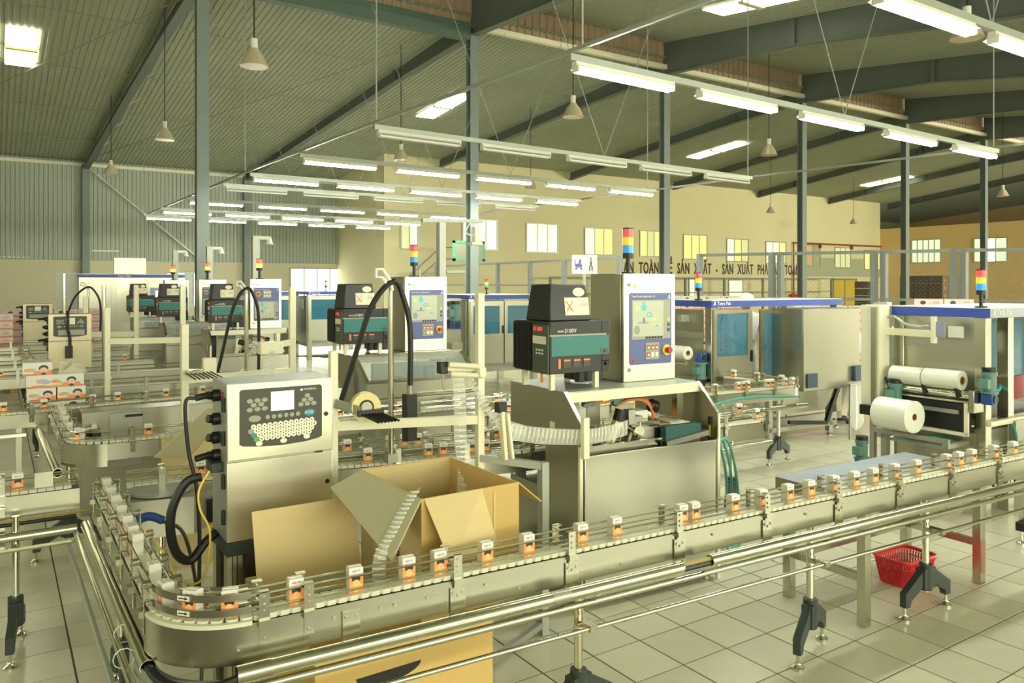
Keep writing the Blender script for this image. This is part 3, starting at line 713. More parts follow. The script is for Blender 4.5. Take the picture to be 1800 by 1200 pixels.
MB().sweep(cv, [(-.058, .744), (-.058, .757), (-.040, .757), (-.040, .744)], smooth=True).obj('bend_wear_strip', [CHAIN], c1)
for s, mt in ((-1, STEEL), (1, PIPE)):
    for z in (.772, .818): MB().sweep(cv, [(s*.036, z), (s*.036, z+.022), (s*.033, z+.022), (s*.033, z)], smooth=True).obj('bend_guide', [mt], c1)
ar = MB(); stk = MB()
k = along(bend, plen(bend)*.60)
for z in (.776, .822):
    aa = inst('direction_sticker', MB().box(-.022, .022, .0, .001, 0, .015, 0).prism([(-.016, .006), (.006, .006), (.006, .003), (.017, .0075), (.006, .012), (.006, .009), (-.016, .009)], -.0015, 0, 'y', 1).mesh('direction_sticker', [PAPER, INK]), c1, (k[0]+.038*math.sin(k[2]), k[1]-.038*math.cos(k[2]), z), k[2])
PS1 = [.06, .17, .30, .44, .62, .80, .95, 1.14, 1.42, 1.60]
PX1 = [.61, .81, 1.01, 1.2, 1.32, 1.51, 1.69, 1.94, 2.11, 2.47, 2.54, 2.78, 2.96, 3.14, 3.29, 3.47, 3.63, 3.78, 3.96, 4.15, 4.43, 4.55, 4.68, 4.91, 5.12, 5.3, 5.5]
yy = [4.28, 4.10, 3.93, 3.74, 3.56, 3.40, 3.28, 2.90, 2.70]
packs(P1, [4.40-y for y in yy]+[plen(P1[:8])*1.0]+[L1X(x) for x in PX1], 'along the nearest conveyor from its back left end', 'cartons on the nearest conveyor')
# --- second line: arrives from the left, passes a turning disc, runs behind the printer and through the applicator
P2a = [(-2.6, 4.66), (.36, 4.635)]
c2 = conveyor('conveyor at the left edge running in to the turning disc', P2a, legs=[(.08, 4.52, 82), (-1.6, 4.65, 0)], bra=[.35, 1.1, 1.9, 2.62], both=True)
MB().ring((-2.6, 4.52, .565), (.34, 4.50, .565), .022, .019, 14).obj('cable_pipe', [PIPE], c2)
MB().cyl((-2.6, 4.55, .62), (.34, 4.53, .62), .010, 8).obj('cable_bundle', [RUBBER], c2)
MB().cyl((-2.6, 4.53, .645), (.40, 4.51, .645), .007, 6).obj('cable_bundle', [BRASS], c2)
MB().cyl((-2.6, 4.49, .51), (.34, 4.47, .51), .011, 8).obj('guard_pipe', [PIPE], c2)
MB().box(-.035, .035, 4.535, 4.565, .48, .70).obj('pole_bracket', [STEEL], c2)
MB().box(.16, .24, 4.57, 4.574, .775, .85).obj('wide_guide_plate', [STEEL], c2)
packs(P2a, [.5, 1.35, 2.15, 2.69], 'on the conveyor at the left edge', 'cartons on the left edge conveyor')
td = thing('turning_disc', 'round grey turning disc on a faceted steel housing behind the corner cartons', 'machine', (.70, 4.30, 0))
MB().cyl((0, 0, .745), (0, 0, .757), .15, 28).obj('disc', [GALV], td)
MB().prism([(-.2, -.14), (.12, -.20), (.27, -.06), (.27, .2), (-.2, .2)], .56, .742).obj('housing', [STEELV], td)
MB().box(.20, .275, -.13, -.05, .58, .70).obj('grille', [DARK], td)
MB().cyl((0, 0, 0), (0, 0, .56), .03, 10).obj('column', [PIPE], td)
P2b = fillet([(.56, 4.47), (1.68, 4.24), (2.7, 4.05), (4.93, 3.93, 0)], 4)
P2 = [(.56, 4.46), (1.1, 4.40), (1.7, 4.25), (2.7, 4.03), (4.85, 3.93)]
for k_ in range(1, 9):
    th = -PI/2+PI*k_/9; P2.append((4.86+.125*math.cos(th), 4.055+.125*math.sin(th)))
P2 += [(4.85, 4.18), (2.7, 4.40), (1.6, 4.56)]
c3 = conveyor('conveyor passing behind the near printer, through the applicator and back round a U turn', P2, brackets=.42, legs=[(1.45, 4.36, 0), (2.35, 4.2, 20), (4.85, 4.18, 30)])
ss = sorted(random.sample([.09*k for k in range(4, 88)], 40))
packs(P2, ss, 'along the U turn conveyor from the turning disc', 'cartons on the U turn conveyor')
MB().cyl((4.3, 3.86, .60), (4.9, 3.84, .60), .02, 12).obj('cable_pipe', [PIPE], c3)
# --- outfeed behind the applicator toward the middle packer
P4 = fillet([(3.1, 5.30), (6.85, 5.03, .10), (6.79, 5.93)], 6)
c4 = conveyor('outfeed conveyor with a sharp corner in front of the middle packer', P4, brackets=.4, legs=[(6.55, 5.05, 10), (4.4, 5.2, 10)])
packs(P4, [.35, .62, .9, 1.3, 1.62, 1.7, 2.2, 2.6, 2.9, 2.97, 3.03, 3.3, 3.36, 3.55, 3.66, 3.9, 4.2, 4.5], 'along the outfeed conveyor before the middle packer', 'cartons on the outfeed conveyor')
MB().cyl((4.6, 5.10, .57), (6.85, 4.93, .57), .024, 14).obj('cable_pipe', [PIPE], c4)
MB().tube(spline([(5.35, 5.0, .58), (5.6, 4.99, .68), (6.0, 4.96, .71), (6.4, 4.95, .69), (6.75, 4.95, .66)], 5), .012, 7).obj('green_hose', [TEALC], c4)
MB().tube(spline([(4.5, 5.05, .6), (4.55, 5.0, .72), (4.62, 5.02, .80), (4.7, 5.1, .80)], 5), .012, 7).obj('yellow_hose', [YELC], c4)
# --- second unit: same layout one machine further back
P5 = fillet([(.42, 7.38), (.42, 5.79, .2), (3.0, 5.74), (4.2, 5.70)], 8)
c5 = conveyor('middle conveyor with a rounded left corner behind the near printer', P5, brackets=.42, legs=[(1.3, 5.77, 0), (3.2, 5.73, 0), (.40, 5.90, 5)])
packs(P5, [.25, .32, .39, .5, .62, .9, 1.22, 1.52, 1.95, 2.25, 2.6, 2.95, 3.3, 3.8, 4.3, 4.7], 'along the middle conveyor behind the near printer', 'cartons on the middle conveyor')
MB().ring((.33, 5.80, .58), (.29, 7.4, .60), .03, .026, 14).obj('cable_pipe', [PIPE], c5)
cv5 = P5[1:-2]
MB().sweep(cv5, [(-.062, .60), (-.062, .748), (-.058, .748), (-.058, .60)], smooth=True).obj('bend_cover', [STEEL], c5)
P6 = [(-4, 7.45), (.2, 7.46), (.95, 7.62), (2.9, 7.70)]
c6 = conveyor('conveyor running left to right behind the boxes of printed cases', P6, brackets=.45, legs=[(-1, 7.45, 0), (1.4, 7.64, 0), (2.6, 7.69, 0)])
packs(P6, [3.2, 3.75, 4.05, 4.33, 4.7, 4.9, 5.3, 5.62, 5.9, 6.3], 'on the conveyor at the stacked printed cases', 'cartons on the third conveyor')
MB().box(-4, .2, 7.30, 7.33, .585, .61).obj('guard_pipe', [PIPE], c6)
mb6 = thing('conveyor_box', 'steel boxed drive housing under the conveyor left of the near printer', 'machine', (.55, 6.85, 0))
MB().box(0, 1.0, 0, .25, 0, .80).obj('housing', [STEELV], mb6, bev=.004); MB().box(.19, .43, -.01, 0, .35, .78).obj('cover_panel', [DSTEEL], mb6, bev=.004); MB().box(.30, .43, -.016, -.01, .74, .76).obj('handle_slot', [BLACK], mb6)
MB().cyl((-.06, .0, .70), (-.06, .0, .712), .13, 24).obj('disc', [GALV], mb6); MB().prism([(-.14, -.12), (.0, -.14), (.10, -.08), (.10, .0), (-.14, .0)], .45, .70).obj('lower_housing', [STEELV], mb6); MB().box(.06, .12, -.15, -.06, .52, .68).obj('dark_grille', [DARK], mb6)
far_lanes = [([(.6, 8.9), (2.8, 8.85)], 'fourth'), ([(-5, 10.3), (1.9, 10.25)], 'fifth'), ([(-6, 11.7), (1.8, 11.6)], 'sixth'), ([(-6, 13.4), (1.7, 13.3)], 'seventh'), ([(-6, 15.2), (1.6, 15.1)], 'eighth'), ([(-6, 9.2), (.0, 9.2)], 'left hand')]
for pts, nm in far_lanes:
    c = conveyor('%s conveyor line further back on the left' % nm, pts, brackets=.5, both=False, legs=[(pts[0][0]+.5, pts[0][1], 0), (pts[1][0]-.4, pts[1][1], 0)])
    L = plen(pts); packs(pts, sorted(random.sample([.12*k for k in range(2, int(L/.12))], int(L*1.6))), 'on the %s conveyor line' % nm, 'cartons on far conveyors')
for y in (8.9, 11.7, 13.4):
    pts = [(.35, y+1.3), (.36, y+.05)]
    conveyor('short cross conveyor at %.1f metres on the left' % y if False else 'short cross conveyor joining the %s far line' % {8.9: 'fourth', 11.7: 'sixth', 13.4: 'seventh'}[y], pts, brackets=.4, legs=[(.35, y+.7, 90)])
# ---------------------------------------------------------------- straw applicators, glue units, control cabinets
def tower(parent, x, y, z, cols, sc=1., label=None):
    m = MB().cyl((x, y, z), (x, y, z+.012), .045*sc, 14).cyl((x, y, z+.012), (x, y, z+.10*sc), .014*sc, 10).cyl((x, y, z+.10*sc), (x, y, z+.135*sc), .036*sc, 16)
    o = m.obj('signal_tower', [BLACK], parent)
    zz = z+.135*sc
    for nm, mt in reversed(cols):
        MB().cyl((x, y, zz), (x, y, zz+.050*sc), .035*sc, 18).obj(nm, [mt], o); zz += .052*sc
    MB().cyl((x, y, zz-.002), (x, y, zz+.006), .036*sc, 16).obj('tower_cap', [BLACK], o)
    return o
RYB = [('red_lens', REDL), ('amber_lens', ORAL), ('blue_lens', BLUL)]
def logo_mark(parent, x, y, z, s, mat=None):
    """white wedge-shaped emblem"""
    mat = mat or WTXT
    MB().prism([(0, 0), (.25*s, .12*s), (.62*s, 1.0*s), (.80*s, 1.0*s), (.80*s, .1*s), (.62*s, .02*s), (.60*s, .55*s), (.34*s, .0)], -.001, .0, 'y').cyl((.95*s, -.001, .12*s), (.95*s, 0, .12*s), .08*s, 8).obj('emblem', [mat], parent).location = (x, y, z)
def control_cabinet(label, loc, deg, alt=False, w=.42, d=.35, h=.675, tower_cols=RYB, tx=.16, tsc=1.):
    t = thing('control_cabinet', label, 'cabinet', loc, deg, 'straw applicator control cabinets')
    MB().box(0, w, .03, d, 0, h).obj('cabinet_body', [STEELV], t, bev=.004)
    MB().box(.006, w-.006, .018, .03, .004, h-.004).obj('door_gasket', [BLACK], t)
    dr = MB().box(0, w, 0, .02, 0, h).obj('door', [DOORW], t, bev=.004)
    px0, px1 = .045, .385; pz0, pz1 = .105, .555
    cp = MB().prism([(px0+.01, pz0), (px1-.01, pz0), (px1, pz0+.01), (px1, pz1-.01), (px1-.01, pz1), (px0+.01, pz1), (px0, pz1-.01), (px0, pz0+.01)], -.004, 0, 'y').obj('control_panel', [PANELB], t)
    sz = .275 if not alt else .135
    MB().box(px0+.012, px1-.012, -.006, -.004, sz-.012, sz+.235).obj('screen_bezel', [KEYG], cp)
    sc = MB().box(-.135, .115, -.008, -.006, -.105, .115).obj('screen', [SCRG], cp); sc.location = (px0+.155, 0, sz+.112)
    m = MB()
    for k in range(6): m.box(px0+.125+k*.024, px0+.141+k*.024, -.008, -.006, sz-.009, sz+.004)
    m.obj('soft_key_row', [INK], cp)
    for k, mt in enumerate((YEL, KEYPAD, KEYPAD)): MB().box(px1-.036, px1-.018, -.008, -.006, sz+.10-k*.034, sz+.122-k*.034).obj('side_key', [mt], cp)
    kz = .135 if not alt else .415
    kp = MB().box(px0+.125, px0+.235, -.007, -.004, kz, kz+.105).obj('keypad', [KEYG], cp)
    for r in range(2):
        for c in range(3):
            x = px0+.136+c*.034; z = kz+.062-r*.046
            MB().box(x, x+.022, -.009, -.007, z, z+.028).obj('key', [RED if (r, c) in ((0, 0), (0, 1), (0, 2), (1, 0)) and not alt else KEYW], cp)
            MB().box(x+.004, x+.018, -.0095, -.009, z+.005, z+.019).obj('key_symbol', [PAPERY], cp)
    ex = px0+.295 if not alt else px0+.06; ez = kz+.055
    MB().cyl((ex, -.004, ez), (ex, -.012, ez), .034, 20).obj('emergency_collar', [YEL], cp)
    MB().cyl((ex, -.012, ez), (ex, -.030, ez), .014, 14).cyl((ex, -.030, ez), (ex, -.046, ez), .021, 16, .019).obj('emergency_button', [RED], cp)
    MB().box(px0+.02, px0+.042, -.006, -.004, pz0+.015, pz0+.033).obj('warning_key', [RED], cp)
    logo_mark(cp, px1-.036, -.004, pz1-.040, .028)
    text('lettering', 'Tetra Straw Applicator 21', .018, WTXT, cp, (px0+.012, -.0045, pz1-.028))
    MB().cyl((.045, 0, .075), (.045, -.006, .075), .012, 12).cyl((.045, 0, .605), (.045, -.006, .605), .012, 12).obj('door_lock', [KEYG], t)
    MB().prism([(.07, .585), (.102, .585), (.086, .62)], -.001, 0, 'y').obj('warning_triangle', [YEL], t)
    if tower_cols: tower(t, tx, .15, h, tower_cols, tsc)
    return t
def glue_unit(label, loc, deg, sc=1.):
    t = thing('glue_unit', label, 'machine', loc, deg, 'teal hot glue units')
    W, D, H = .44, .40, .30
    MB().box(.012, W-.06, .004, D, 0, H).box(W-.06, W, .004, D, .06, H).prism([(W-.06, 0), (W-.02, .0), (W, .06), (W-.06, .06)], .004, D, 'y').obj('housing', [DARK], t, bev=.004)
    m = MB()
    for k in range(13): m.box(-.002, .012, .19+k*.016, .198+k*.016, .01, H-.01)
    m.obj('cooling_fins', [BLACK], t, kind='stuff')
    cs = MB().box(.004, .012, .01, .178, .0, H-.02).obj('control_strip', [M('dark_green_strip', (.07, .10, .07), .45)], t)
    MB().box(.0, .004, .07, .12, .245, .268).box(.0, .004, .14, .16, .245, .268).obj('display', [REDL], cs)
    MB().box(.001, .004, .03, .17, .17, .215).obj('paper_label', [PAPERY], cs)
    m = MB()
    for r in range(2):
        for c in range(3): m.box(.001, .004, .06+c*.03, .075+c*.03, .13-r*.02, .14-r*.02)
    m.obj('indicator_keys', [KEYW], cs)
    MB().box(.022, W-.01, 0, .004, .10, .215).obj('teal_cover', [TEAL], t, bev=.002)
    MB().box(.012, W-.03, -.001, .004, .215, .225).obj('cover_edge', [KEYG], t)
    MB().box(.02, .22, .001, .004, .268, .296).obj('dark_recess', [BLACK], t)
    text('lettering', 'SERIES', .016, WTXT, t, (.065, .0025, .238)); text('lettering', '3100V', .034, WTXT, t, (.112, .0025, .234), sx=.95)
    MB().box(.07, .086, 0, .004, .03, .085).obj('amber_label', [ORANGE], t)
    for k in range(3):
        lb = MB().box(.105+k*.07, .155+k*.07, .001, .004, .035, .085).obj('text_label', [KEYPAD], t); MB().box(.107+k*.07, .153+k*.07, .0, .001, .07, .08).obj('label_heading', [ORANGE], lb)
    MB().box(.36, .43, .0, .003, .108, .135).obj('hazard_label', [YEL], t); MB().prism([(.388, .111), (.402, .111), (.395, .131)], -.001, 0, 'y').obj('hazard_triangle', [INK], t)
    MB().cyl((.41, .004, .045), (.41, -.012, .045), .01, 10).obj('knob', [BLACK], t)
    hd = MB(); b0 = [(.03, .03), (.325, .03), (.325, .30), (.03, .30)]; b1 = [(.05, .06), (.30, .06), (.30, .27), (.05, .27)]
    lo = [hd.v((x, y, H)) for x, y in b0]; hi = [hd.v((x, y, H+.215)) for x, y in b1]; hd.f(lo[::-1]); hd.f(hi)
    for i in range(4): hd.f([lo[i], lo[(i+1) % 4], hi[(i+1) % 4], hi[i]])
    hood = hd.obj('hopper_hood', [BLACK], t, bev=.008)
    yz = lambda z: .03+.03*(z-H)/.215
    lb = MB().box(-.085, .085, -.002, 0, -.052, .052).obj('instruction_label', [DIAG], hood); lb.location = (.225, yz(H+.085)-.001, H+.085); lb.rotation_euler = (-.139, 0, 0)
    x1 = MB().bar((-.075, -.003, -.03), (-.03, -.003, .03), .004, .002).bar((-.075, -.003, .03), (-.03, -.003, -.03), .004, .002).obj('red_cross', [RED], hood); x1.location = lb.location; x1.rotation_euler = lb.rotation_euler
    ov = MB().prism([(.042*math.cos(a*PI/12), .026*math.sin(a*PI/12)) for a in range(24)], -.002, 0, 'y').obj('oval_badge', [PAPERY], hood); ov.location = (.245, yz(H+.168)-.001, H+.168); ov.rotation_euler = (-.139, 0, 0)
    for x, y in ((.05, .04), (W-.08, .04), (.05, D-.06), (W-.08, D-.06)): MB().box(x-.014, x+.014, y-.014, y+.014, -.095, 0).obj('mounting_post', [CREAM], t)
    MB().cyl((.30, .12, -.07), (.30, .12, 0), .03, 12).obj('drain_stub', [BLACK], t)
    MB().cyl((.02, .10, -.055), (.02, .10, 0), .008, 8).obj('drain_valve', [ORANGE], t)
    MB().box(.32, .46, .10, .32, -.07, .06).obj('side_motor', [BLACK], t, bev=.005)
    return t
DK = 1.185
def applicator(label, loc, deg, front='open', w=1.0, dep=.77):
    t = thing('straw_applicator', label, 'machine', loc, deg, 'straw applicators')
    prof = [(0, .02), (-.0, .80), (-.02, .83), (-.02, 1.015), (.155, DK), (dep, DK), (dep, .60), (.50, .60), (.50, .90), (.80*dep/.77, .90)][:8] if False else [(0, .02), (0, .84), (-.02, .86), (-.02, 1.015), (.155, DK), (dep, DK), (dep, .93), (.36, .93), (.36, .60), (dep, .60), (dep, .02)]
    for x in (0, w):
        s = MB().prism(prof, x-.004, x+.004, 'x').obj('side_plate', [STEELV], t)
        MB().bar((x, -.021, 1.013), (x, .154, DK-.0), .022, .006, up=(0, -1, 1)).obj('bright_edge', [PIPE], s)
    for k, (y, z) in enumerate(((.16, .93), (.26, .93))):
        if front == 'open': MB().box(-.006, -.004, y, y+.05, z-.02, z+.07).obj('slot_opening', [CREAMP if k else DSTEEL], t)  # plates stand in for openings; the view through is put into the colour
    MB().box(.012, w-.012, -.016, -.002, .07, .85).obj('front_panel', [STEELV], t, bev=.004)
    MB().box(.08, w-.09, .04, .05, .60, .89).obj('inner_panel', [STEEL], t)
    [MB().box(a, a+.021, -.018, .0, .0, 1.0).obj('edge_strip', [CREAMP], t) for a in (-.022, w)] if front == 'open' else None
    MB().box(0, w, .15, dep, DK-.012, DK).obj('deck', [GALV if front == 'open' else STEEL], t)
    MB().box(.004, w-.004, .135, .165, DK-.06, DK-.004).obj('top_beam', [CREAM], t)
    for x in (.03, w-.13): MB().box(x, x+.05, .60 if x < .1 else .2, .65 if x < .1 else .25, .86, DK-.012).obj('inner_post', [STEEL], t)
    for x, y in ((.04, .05), (w-.04, .05), (.04, dep-.05), (w-.04, dep-.05)):
        MB().box(x-.025, x+.025, y-.025, y+.025, .03, .62).obj('frame_leg', [DSTEEL], t); inst('levelling_foot', foot_me, t, (x, y, 0))
    MB().box(.008, w-.008, .06, dep-.02, .12, .58).obj('base_housing', [DSTEEL], t)
    if front == 'open':
        # mechanism in the open bay
        MB().cyl((.10, .45, .80), (.10, .45, DK-.02), .035, 14).obj('spindle_column', [BLACK], t)
        MB().box(.17, .52, .30, .62, 1.10, 1.125).obj('bridge_plate', [CREAMP], t); MB().box(.18, .42, .62, .64, .82, 1.12).box(.50, .60, .64, .66, .88, 1.12).obj('back_panel', [CREAM], t)
        for x in (.28, .50): MB().box(x, x+.075, .36, .40, 1.05, 1.098).obj('valve_block', [M('teal_valve', (.04, .28, .36), .4)], t)
        MB().tube(spline([(.27, .36, 1.06), (.33, .34, 1.08), (.42, .35, 1.07), (.5, .36, 1.08)], 4), .006, 6).obj('orange_lead', [ORANGE], t)
        MB().bar((.30, .20, .80), (.40, .18, 1.0), .05, .05).obj('straw_arm', [CREAMP], t); MB().cyl((.395, .18, .985), (.415, .175, 1.05), .04, 14).obj('arm_motor', [BLACK], t)
        for k in range(5):
            MB().bar((.22+k*.055, .14, .72), (.28+k*.06, .13, .98-k*.012), .010, .014).obj('guide_arm', [CREAMP if k % 2 else PIPE], t)
        m = [(.48, .10, .84, .12, .10, .10, DSTEEL), (.54, .16, .90, .16, .14, .07, STEEL), (.50, .08, .77, .22, .06, .05, DSTEEL), (.66, .12, .83, .10, .14, .12, M('rusty_block', (.30, .19, .10), .6)), (.74, .10, .90, .15, .22, .05, CREAMP), (.10, .08, .76, .16, .3, .06, DSTEEL), (.55, .24, .97, .12, .1, .05, WHITE), (.64, .3, .80, .1, .2, .14, STEELV), (.36, .2, .72, .2, .1, .07, GALV)]
        for x, y, z, sx, sy, sz, mt in m: MB().box(x, x+sx, y, y+sy, z, z+sz).obj('mechanism_block', [mt], t, bev=.004)
        for x, y, z, sx, sy, sz, mt in ((.20, .06, .72, .05, .05, .16, BLACK), (.34, .05, .74, .07, .04, .06, BLACK), (.52, .04, .72, .06, .05, .12, BLACK), (.44, .14, .96, .05, .05, .09, DSTEEL), (.60, .10, .78, .05, .04, .16, BLACK), (.70, .05, .78, .10, .03, .05, DSTEEL), (.15, .16, .70, .30, .03, .03, PIPE), (.42, .05, .70, .40, .02, .025, PIPE), (.80, .06, .82, .07, .06, .05, STEEL), (.50, .18, .70, .08, .1, .30, DSTEEL), (.38, .30, .86, .20, .05, .05, GREYP), (.25, .12, .80, .06, .08, .03, KEYW)):
            MB().box(x, x+sx, y, y+sy, z, z+sz).obj('mechanism_block', [mt], t, bev=.003)
        for x, y, z in ((.20, .10, .74), (.28, .09, .78), (.60, .06, .80), (.47, .08, .93), (.52, .07, .79)): MB().cyl((x, y, z), (x+.02, y+.10, z+.01), .035, 14).obj('feed_roller', [BLACK if z < .79 else PIPE], t)
        MB().bar((.45, .06, .90), (.66, .04, .80), .03, .03).bar((.44, .05, .85), (.60, .03, .78), .02, .02).obj('pneumatic_cylinder', [PIPE], t)
        MB().box(.62, .90, .02, .07, .875, .955).obj('long_teal_block', [M('dark_teal_block', (.012, .075, .07), .5, var=.2)], t, bev=.004)
        MB().bar((.60, .01, .86), (.92, .0, .90), .05, .03).obj('slide_rail', [STEEL], t)
        for k in range(5):
            dy = k*.012
            MB().tube(spline([(.52, .36+dy, 1.04), (.60, .33+dy, 1.075), (.69+.012*k, .30+dy, 1.065), (.745+.012*k, .29+dy, 1.0), (.75+.013*k, .29+dy, .93), (.73+.012*k, .29+dy, .86)], 5), .0085, 7).obj('orange_cable', [ORANGE], t)
        MB().ring((.75, .31, 1.035), (.79, .31, 1.02), .04, .034, 12).obj('cable_tie', [BLACK], t)
        MB().box(w-.012, w-.004, .03, .055, .82, .98).obj('hazard_stripe', [INK], t); MB().box(w-.014, w-.012, .03, .045, .86, .93).obj('yellow_sticker', [YEL], t)
        MB().box(w-.008, w-.004, .32, .37, 1.05, 1.12).obj('hinge_plate', [DSTEEL], t)
        MB().tube(spline([(.58, .05, .84), (.60, .02, .80), (.62, .01, .74), (.66, .0, .70)], 4), .006, 6).obj('blue_hose', [CYANC], t)
        MB().cyl((.58, .02, .88), (.62, .03, .74), .012, 8).cyl((.68, .02, .86), (.70, .02, .72), .010, 8).obj('black_hose', [RUBBER], t)
    else:
        # closed guard with a sloping window
        g = MB(); a = [(-.02, DK-.0), (-.02, DK)];
        fr = MB()
        P0, P1_ = (.0, -.20, 1.00), (w, -.20, 1.00); Q0, Q1 = (.0, .10, DK), (w, .10, DK)
        fr.bar(P0, P1_, .03, .03).bar(Q0, Q1, .03, .03).bar(P0, Q0, .03, .03).bar(P1_, Q1, .03, .03).obj('guard_frame', [PIPE], t)
        MB().plate([(.02, -.19, 1.004), (w-.02, -.19, 1.004), (w-.02, .09, DK-.004), (.02, .09, DK-.004)], .004).obj('guard_window', [GLASS], t)
        MB().box(0, w, -.215, -.20, .86, 1.0).box(0, w, -.215, -.20, .60, .855).obj('guard_panel', [STEELV], t, bev=.003)
        MB().prism([(-.2, .6), (-.2, 1.0), (.1, DK), (.1, .6)], -.004, .004, 'x').prism([(-.2, .6), (-.2, 1.0), (.1, DK), (.1, .6)], w-.004, w+.004, 'x').obj('guard_side', [GALV], t)
        MB().box(.42, .98, -.235, -.222, .875, .89).obj('guard_handle', [PIPE], t)
        MB().box(.35, .42, .0, .1, .9, 1.0).box(.62, .70, .02, .1, .92, 1.08).obj('mechanism_block', [TEAL], t); MB().box(.2, .9, .2, .25, .85, 1.1).obj('inner_panel', [DSTEEL], t)
    return t
def place(o, deg, dx, dy):
    a = math.radians(deg); return (o[0]+dx*math.cos(a)-dy*math.sin(a), o[1]+dx*math.sin(a)+dy*math.cos(a))
UN = [((2.673, 3.35), -3.5, 'nearest', 'open', False), ((2.51, 6.10), -3.0, 'second nearest', 'closed', False), ((2.30, 10.45), -3, 'third', 'open', True), ((2.16, 12.95), -3, 'fourth', 'open', True), ((2.06, 15.4), -3, 'farthest', 'open', True)]
for i, (o, dg, nm, fr, alt) in enumerate(UN):
    if i < 3: applicator('%s steel straw applicator frame%s' % (nm, ['  with open bay of belts and orange cables', ' closed by a sloping guard window', ' deep behind the far printer'][i].replace('  ', ' ')), (*o, 0), dg, fr)
    else:
        applicator('%s steel straw applicator frame on the left' % nm, (*o, 0), dg, 'closed')
    cx, cy = place(o, dg, .55, .33); gx, gy = place(o, dg, -.075, .22)
    if i == 2: gx, gy = place(o, dg, .02, .25)
    control_cabinet('%s bright control cabinet with %s on the %s applicator' % (nm, 'a three colour beacon' if i < 2 else 'a glowing amber beacon', nm), (cx, cy, DK+.001), dg, alt, tower_cols=RYB if i < 2 else [('red_lens', LITR), ('amber_lens', LITO)], tx=.155, tsc=1. if i < 2 else 1.15)
    glue_unit('%s black and teal glue unit with a tapered hood' % nm, (gx, gy, DK+.096), dg)
